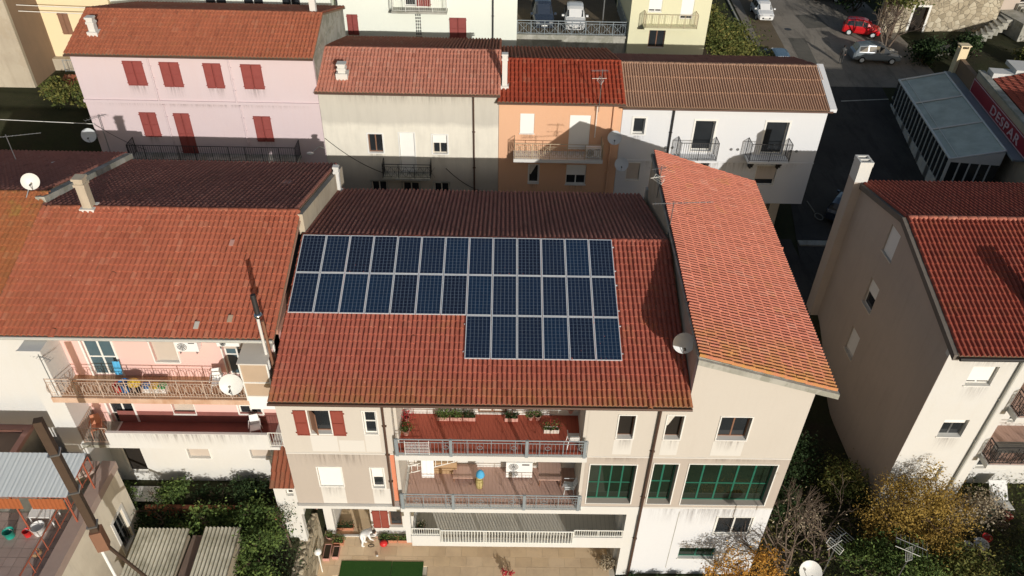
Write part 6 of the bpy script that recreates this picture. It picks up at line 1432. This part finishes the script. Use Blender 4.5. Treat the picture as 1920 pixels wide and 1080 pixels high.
# ---- cars
def car(label, x, y, z, ang, paint, L=3.9, W=1.68, Hh=1.48, suv=False, group='parked cars'):
    t = thing('parked_car', label, 'car', (x, y, z), group); M = Matrix.Translation((x, y, z)) @ Matrix.Rotation(ang, 4, 'Z')
    # stations along x (front = +x): x, halfwidth low, z belt, half width roof, z top
    hl = L/2; hw = W/2; zb = .28; bl = .92 if not suv else 1.0
    st = [(-hl, hw*.86, .55, hw*.72, bl*.86), (-hl*.93, hw*.97, .6, hw*.78, bl*1.0), (-hl*.82, hw, .62, hw*.74, Hh*.93), (-hl*.45, hw, .62, hw*.76, Hh), (0, hw, .62, hw*.76, Hh), (hl*.22, hw, .62, hw*.72, Hh*.93), (hl*.52, hw, .62, hw*.78, bl*1.02), (hl*.85, hw*.95, .58, hw*.72, bl*.86), (hl, hw*.78, .5, hw*.6, .62)]
    def sec(s_):
        X, w, zm, wr, zt = s_; b = min(bl, zt)
        return [(X, -w*.9, zb), (X, -w, zm*.7), (X, -w, b*.82), (X, -w*.97 if zt > bl+.05 else -w*.9, b), (X, -wr, max(zt-.04, b)), (X, -wr*.7, zt+.02), (X, 0, zt+.03), (X, wr*.7, zt+.02), (X, wr, max(zt-.04, b)), (X, w*.97 if zt > bl+.05 else w*.9, b), (X, w, b*.82), (X, w, zm*.7), (X, w*.9, zb)]
    m = MB(M); rows = [sec(s_) for s_ in st]; n = len(rows[0]); vs = [p for r_ in rows for p in r_]
    fs = [(i*n+j, i*n+j+1, (i+1)*n+j+1, (i+1)*n+j) for i in range(len(rows)-1) for j in range(n-1)]
    m.add(vs, fs, False); m.add(rows[0], [tuple(range(n))]); m.add(rows[-1], [tuple(reversed(range(n)))]); m.build('body', paint, t)
    # glass, slightly proud
    def lerp(a, b, k): return tuple(a[i]*(1-k)+b[i]*k for i in range(3))
    e = .012
    for sy in (-1, 1):
        for a, b in ((2, 3), (3, 4), (4, 5)):
            A, B_ = rows[a], rows[b]; i0, i1 = (3, 4) if sy < 0 else (9, 8)
            q = [lerp(A[i0], B_[i0], .06), lerp(A[i0], B_[i0], .94), lerp(A[i1], B_[i1], .94), lerp(A[i1], B_[i1], .06)]
            q = [lerp(q[0], q[3], .08), lerp(q[1], q[2], .08), lerp(q[1], q[2], .9), lerp(q[0], q[3], .9)]
            q = [(p[0], p[1]+sy*e, p[2]) for p in q]; MB(M).quad(*q).build('side_window', 'glass', t)
    def pane(nm, a, b):
        A, B_ = rows[a], rows[b]; q = [lerp(A[4], B_[4], .08), lerp(A[8], B_[8], .08), lerp(A[8], B_[8], .92), lerp(A[4], B_[4], .92)]
        MB(M).add([(p[0], p[1], p[2]+.03) for p in q], [(0, 1, 2, 3)]) ; g_ = MB(M); g_.quad(*[(p[0], p[1]*.97, p[2]+.035) for p in q]); g_.build(nm, 'glass', t)
    pane('windscreen', 5, 6); pane('rear_window', 1, 2)
    for sx in (-1, 1):
        for sy in (-1, 1):
            c = (sx*hl*.62, sy*(hw-.09), .3); w = MB(M).tube((c[0], c[1]-.1, .3), (c[0], c[1]+.1, .3), .3, 18).build('wheel', 'tyre', t)
            MB(M).tube((c[0], sy*(hw+.012)-.02*sy, .3), (c[0], sy*(hw+.02), .3), .19, 14).build('rim', 'dish', w)
            MB(M).box((sx*hl*.955-.05, sy*hw*.62-.14, .6), (sx*hl*.955+.08, sy*hw*.62+.14, .74)).build('headlight' if sx > 0 else 'tail_light', 'headlamp' if sx > 0 else 'redplastic', t)
    for sy in (-1, 1): MB(M).box((hl*.36, sy*(hw+.02), .95), (hl*.44, sy*(hw+.2), 1.08)).build('wing_mirror', paint, t)
    MB(M).box((hl*.94, -hw*.5, .36), (hl+.01, hw*.5, .5)).build('grille', 'rubber', t); MB(M).box((hl+.005, -.25, .42), (hl+.02, .25, .53)).build('number_plate', 'frame', t)
    return t
def paint(name, c): 
    m = Mat(name, .25, .6); m.color(c); m.b.inputs["Coat Weight"].default_value = .6; m.b.inputs["Coat Roughness"].default_value = .08; return m.m
MT['cw'] = paint('white_car_paint', (.75, .75, .73)); MT['cr'] = paint('red_car_paint', (.60, .015, .02)); MT['cs'] = paint('silver_blue_car_paint', (.17, .20, .22)); MT['cb'] = paint('dark_blue_car_paint', (.02, .035, .09)); MT['cbl'] = paint('blue_grey_car_paint', (.10, .16, .22)); MT['ck'] = paint('black_blue_car_paint', (.03, .04, .06))
car('white hatchback parked nose down on the road at the top', 34.4, 51.6, ground_z(34, 51)+.06, -pi/2-.03, 'cw')
car('bright red small car parked across under the trees', 43.0, 47.3, ground_z(43, 47)+.06, -.35, 'cr', 3.5, 1.55, 1.5)
car('silver estate car half in shadow beside the red car', 42.2, 41.4, ground_z(42, 41.8)+.06, -.08, 'cs', 4.3, 1.75, 1.62, True)
car('dark blue car at the top edge under dark bushes', 43.2, 57.2, ground_z(43, 57)+.06, -.9, 'cb')
car('blue grey car mostly hidden behind the white house roof', 32.9, 40.3, ground_z(33, 40)+.06, pi/2, 'cbl')
car('dark blue off-roader parked left on the raised terrace', 11.4, 34.9, 11.42, -pi/2+.05, 'ck', 3.8, 1.65, 1.75, True)
car('white rounded small car parked right on the raised terrace', 13.95, 34.6, 11.42, -pi/2-.05, 'cw', 3.7, 1.68, 1.5)
car('black car in the dark alley beside the gable house', 32.0, 17.9, ground_z(32, 18)+.06, .9, 'ck')

# ---- people: one continuous skinned body each
def person(label, loc, ang, joints, edges, cloth, legs=None, hair='hair'):
    t = thing('person', label, 'person', loc); me = bpy.data.meshes.new('body'); names = list(joints)
    M = Matrix.Rotation(ang, 4, 'Z'); me.from_pydata([tuple(M @ Vector(joints[n][:3])) for n in names], [(names.index(a), names.index(b)) for a, b in edges], [])
    o = newobj('body', me, t); me.materials.append(MT[cloth]); sk = o.modifiers.new('skin', 'SKIN'); sk.use_smooth_shade = True
    for v, n in zip(me.skin_vertices[0].data, names): v.radius = (joints[n][3],)*2; v.use_root = (n == 'pelvis')
    sd_ = o.modifiers.new('sub', 'SUBSURF'); sd_.levels = 2; sd_.render_levels = 2
    hd = M @ Vector(joints['head'][:3]); l = Vector(loc)
    hm = MB(); hm.ball(tuple(l+hd+Vector((0, 0, .03))), .105, 12, 8, (.9, 1, 1)); hm.build('hair', hair, t)
    fc = M @ Vector((.09, 0, 0)); fm = MB(); fm.ball(tuple(l+hd+fc*.35+Vector((0, 0, -.02))), .088, 12, 8, (.9, .9, 1.15)); fm.ball(tuple(l+hd+fc*1.05+Vector((0, 0, -.02))), .016, 6, 4); fm.build('face', 'skin', t)
    for sy in (-1, 1):
        h = M @ Vector(joints['handL' if sy < 0 else 'handR'][:3]); fore = h-(M @ Vector(joints['elbL' if sy < 0 else 'elbR'][:3])); fore.normalize(); side = fore.orthogonal().normalized()
        hm = MB(); hm.ball(tuple(l+h+fore*.04), .042, 8, 6, (1, .8, 1))
        for k in range(4): a = l+h+fore*.07+side*(-.03+.02*k); b = a+fore*(.045+.01*(k in (1, 2))); hm.tube(a, b, .009, 5); hm.tube(b, b+fore*.02-Vector((0, 0, .02)), .008, 5, .006)
        hm.tube(l+h+fore*.03+side*.04, l+h+fore*.06+side*.075, .01, 5, .007); hm.build('hand', 'skin', t)
        f = M @ Vector(joints['footL' if sy < 0 else 'footR'][:3]); MB().ball(tuple(l+f+fc*.6), .06, 10, 6, (1.5, .8, .7)).build('shoe', 'frame' if cloth == 'whitecloth' else 'rubber', t)
    return t
E0 = [('pelvis', 'waist'), ('waist', 'chest'), ('chest', 'neck'), ('neck', 'head'), ('chest', 'shL'), ('shL', 'elbL'), ('elbL', 'handL'), ('chest', 'shR'), ('shR', 'elbR'), ('elbR', 'handR'), ('pelvis', 'hipL'), ('hipL', 'kneeL'), ('kneeL', 'footL'), ('pelvis', 'hipR'), ('hipR', 'kneeR'), ('kneeR', 'footR')]
bend = dict(pelvis=(0, 0, .92, .15), waist=(.14, 0, 1.08, .135), chest=(.36, 0, 1.2, .15), neck=(.52, 0, 1.22, .06), head=(.64, 0, 1.22, .085), shL=(.42, -.18, 1.17, .065), elbL=(.5, -.2, .9, .045), handL=(.62, -.12, .72, .03), shR=(.42, .18, 1.17, .065), elbR=(.5, .2, .9, .045), handR=(.66, .1, .74, .03), hipL=(0, -.1, .88, .1), kneeL=(.06, -.11, .5, .07), footL=(-.02, -.12, .08, .045), hipR=(0, .1, .88, .1), kneeR=(.08, .11, .5, .07), footR=(.02, .13, .08, .045))
stand = dict(pelvis=(0, 0, .95, .14), waist=(0, 0, 1.1, .125), chest=(0, 0, 1.32, .15), neck=(.01, 0, 1.5, .055), head=(.03, 0, 1.63, .085), shL=(0, -.19, 1.42, .065), elbL=(-.02, -.24, 1.14, .045), handL=(.1, -.22, .92, .03), shR=(0, .19, 1.42, .065), elbR=(-.02, .24, 1.14, .045), handR=(.1, .22, .92, .03), hipL=(0, -.09, .9, .095), kneeL=(.03, -.1, .5, .068), footL=(0, -.1, .08, .045), hipR=(0, .09, .9, .095), kneeR=(.1, .1, .52, .068), footR=(-.05, .11, .08, .045))
person('person in white clothes bending forward over a red garden machine on the patio', (1.95, -5.45, .0), -.15, bend, E0, 'whitecloth')
person('dark dressed person standing in the road beside the silver car', (38.9, 40.6, ground_z(38.9, 40.6)+.05), 1.2, stand, E0, 'darkgrey')
mw_ = thing('garden_machine', 'small red and black garden machine with a long curved handle', 'garden machine', (2.95, -5.45, 0))
MB().ball((2.95, -5.5, .22), .2, 12, 8, (1, .9, .8)).build('engine_cover', 'redplastic', mw_); MB().box((2.78, -5.3, .08), (3.12, -5.05, .3)).build('base', 'rubber', mw_)
MB().path([(2.85, -5.4, .3), (2.65, -5.45, .55), (2.4, -5.47, .68), (2.2, -5.5, .7)], .018, 6).build('handle', 'rubber', mw_); m = MB(); m.ring((2.35, -5.55, .1), .14, .02, 14, (0, .6, 1), 5); m.build('cable_coil', 'rubber', mw_)
for x in (2.78, 3.12): MB().tube((x-.03, -5.35, .1), (x+.03, -5.35, .1), .1, 12).build('wheel', 'rubber', mw_)
st_ = thing('patio_pebble', 'small pale stone lying alone on the patio', 'stone', (2.7, -6.05, 0)); MB().ball((2.7, -6.05, .04), .06, 8, 6, (1.2, .9, .7)).build('stone', 'white', st_)
ff = thing('red_leaf_plant', 'small red leaved plant at the bottom middle of the patio', 'plant', (8.8, -6.95, 0)); leaves(ff, 'foliage', [(8.8, -6.95, .2, .18), (9.1, -6.98, .15, .14)], 160, .05, 'flowerred', 4)

# cables and small fittings on the back row
def cable(label, pts, r=.018, mat='rubber'):
    t = thing('wall_cable', label, 'cable', pts[0], 'cables along the facades'); MB().path(pts, r, 5).build('cable', mat, t)
def sag(a, b, d, n=10):
    a = Vector(a); b = Vector(b); return [tuple(a.lerp(b, k/n)-Vector((0, 0, d*4*(k/n)*(1-k/n)))) for k in range(n+1)]
cable('black cable sagging down the shaded lower right of the cream house', sag((4.9, 14.9, 9.3), (7.6, 14.9, 7.6), .35))
cable('black cable hanging between the pink and the cream house', sag((-2.3, 14.9, 11.2), (1.0, 14.9, 8.9), .25))
cable('thin cable slung across the pink house band', sag((-15.9, 14.88, 11.9), (-13.2, 14.88, 10.2), .15), .012)
cable('overhead wires crossing in front of the warm yellow house', sag((-34, 27.5, 14.9), (-17.5, 27.5, 14.4), .1), .03, 'frame')
cable('second overhead wire just below the first by the warm yellow house', sag((-34, 27.5, 14.45), (-17.5, 27.5, 14.0), .1), .03, 'frame')
wl2_ = thing('wall_lamp', 'street lamp on a bent arm at the corner of the pink and cream houses', 'lamp', (-2.5, 14.9, 10.6)); MB().path([(-2.4, 14.95, 10.5), (-2.6, 14.4, 10.9), (-2.9, 14.0, 10.8)], .025, 5).build('arm', 'steel', wl2_); MB().ball((-3.05, 13.9, 10.72), .14, 10, 6, (1.6, 1, .6)).build('lamp_head', 'dishwhite', wl2_)
tl_ = thing('antenna_mast', 'white mast clipped to the orange house wall below the gutter', 'mast', (13.9, 14.9, 11.8)); MB().tube((13.9, 14.85, 11.6), (13.9, 14.85, 13.6), .03, 6).build('mast', 'frame', tl_)
# loose and slipped tiles, skylight tile on the wide orange roof
for k, (x, y, lb_) in enumerate(((-1.9, -4.7, 'glass skylight tile near the lower right of the wide orange roof'), (-3.1, -5.0, 'pale broken tile at the eave of the wide orange roof'), (-2.6, -1.2, 'pale replaced tile in the upper right of the wide orange roof'))):
    z = 13.34+(y+5.45)*.3074+.11; t = thing('odd_tile', lb_, 'roof tile', (x, y, z)); MB(Matrix.Translation((x, y, z)) @ Matrix.Rotation(.298, 4, 'X')).box((-.09, -.16, 0), (.09, .16, .02)).build('slab', ('tanpanel', 'beige', 'terracottapink')[k], t)

# rain streaks below sills and ledges
for o in ps+pt[:1]+pt[2:]: stain(PH, TB, o[0]-.15, o[2]+.15, o[1]-.02, .75)
stain(PH, TB, -15.9, -2.6, 13.24, .3)
for o in cw[:2]: stain(CH, TB, o[0]-.1, o[2]+.1, o[1]-.06, .8)
stain(CH, TB, -2.2, 8.0, 14.1, .8)
for o in ow: stain(OH, TB, o[0], o[2], o[1]-.06, .6)
stain(WH, TB, 16.1, 16.9, 11.7, .6); stain(WH, TB, 15.6, 27.4, 9.98, .8)
for o in (wins['winc'], wins['winb'], w1): stain(B, T, o[0], o[2], o[1]-.08, .7)
stain(B, T, -.05, 3.9, 8.45, .9); stain(B, T, 12.1, 14.5, 8.45, .35); stain(B, T, 4.65, 13.9, 2.9, .6)
for o in (w2, w3): stain(R_, T, o[0], o[2], o[1]-.08, .7)
stain(R_, T, 14.8, 20.2, 5.12, 1.3); stain(R_, T, 16.0, 20.2, 8.44, .3)
for o in hw: stain(H, TF, o[0]-.05, o[2]+.05, o[1]-.06, 1.0)
stain(H, TF, 27.2, 30.6, 11.7, 1.2)
stain(L, TL, -9.0, -.4, 7.2, .8); stain(L, frontT(-6.242), -7.4, -1.0, 8.8, .7)
stain(WB, TW, -4, 9.2, 17.5, 3)
# street furniture and road detail
dr = thing('drain_cover', 'round iron drain cover in the sunlit road near the white hatchback', 'drain cover', (36.2, 48.2, ground_z(36.2, 48.2)+.06)); MB().tube((36.2, 48.2, ground_z(36.2, 48.2)+.05), (36.2, 48.2, ground_z(36.2, 48.2)+.07), .34, 18).build('lid', 'darkgrey', dr)
MT['patchasph'] = asphalt('old_patch_asphalt', (.13, .12, .10))
sheet('road_patch', [(35.2, 37.5), (36.6, 37.5), (37.2, 46), (35.6, 46)], 'patchasph', .058, nx=4, ny=10)
sheet('road_patch', [(38.2, 48.5), (40.6, 49.0), (40.2, 52.5), (38.0, 52)], 'patchasph', .058, nx=4, ny=6)
sheet('cobbled_verge', [(32.2, 37.0), (34.3, 37.0), (35.4, 58), (33.3, 58)], 'paving', .064, nx=5, ny=24)
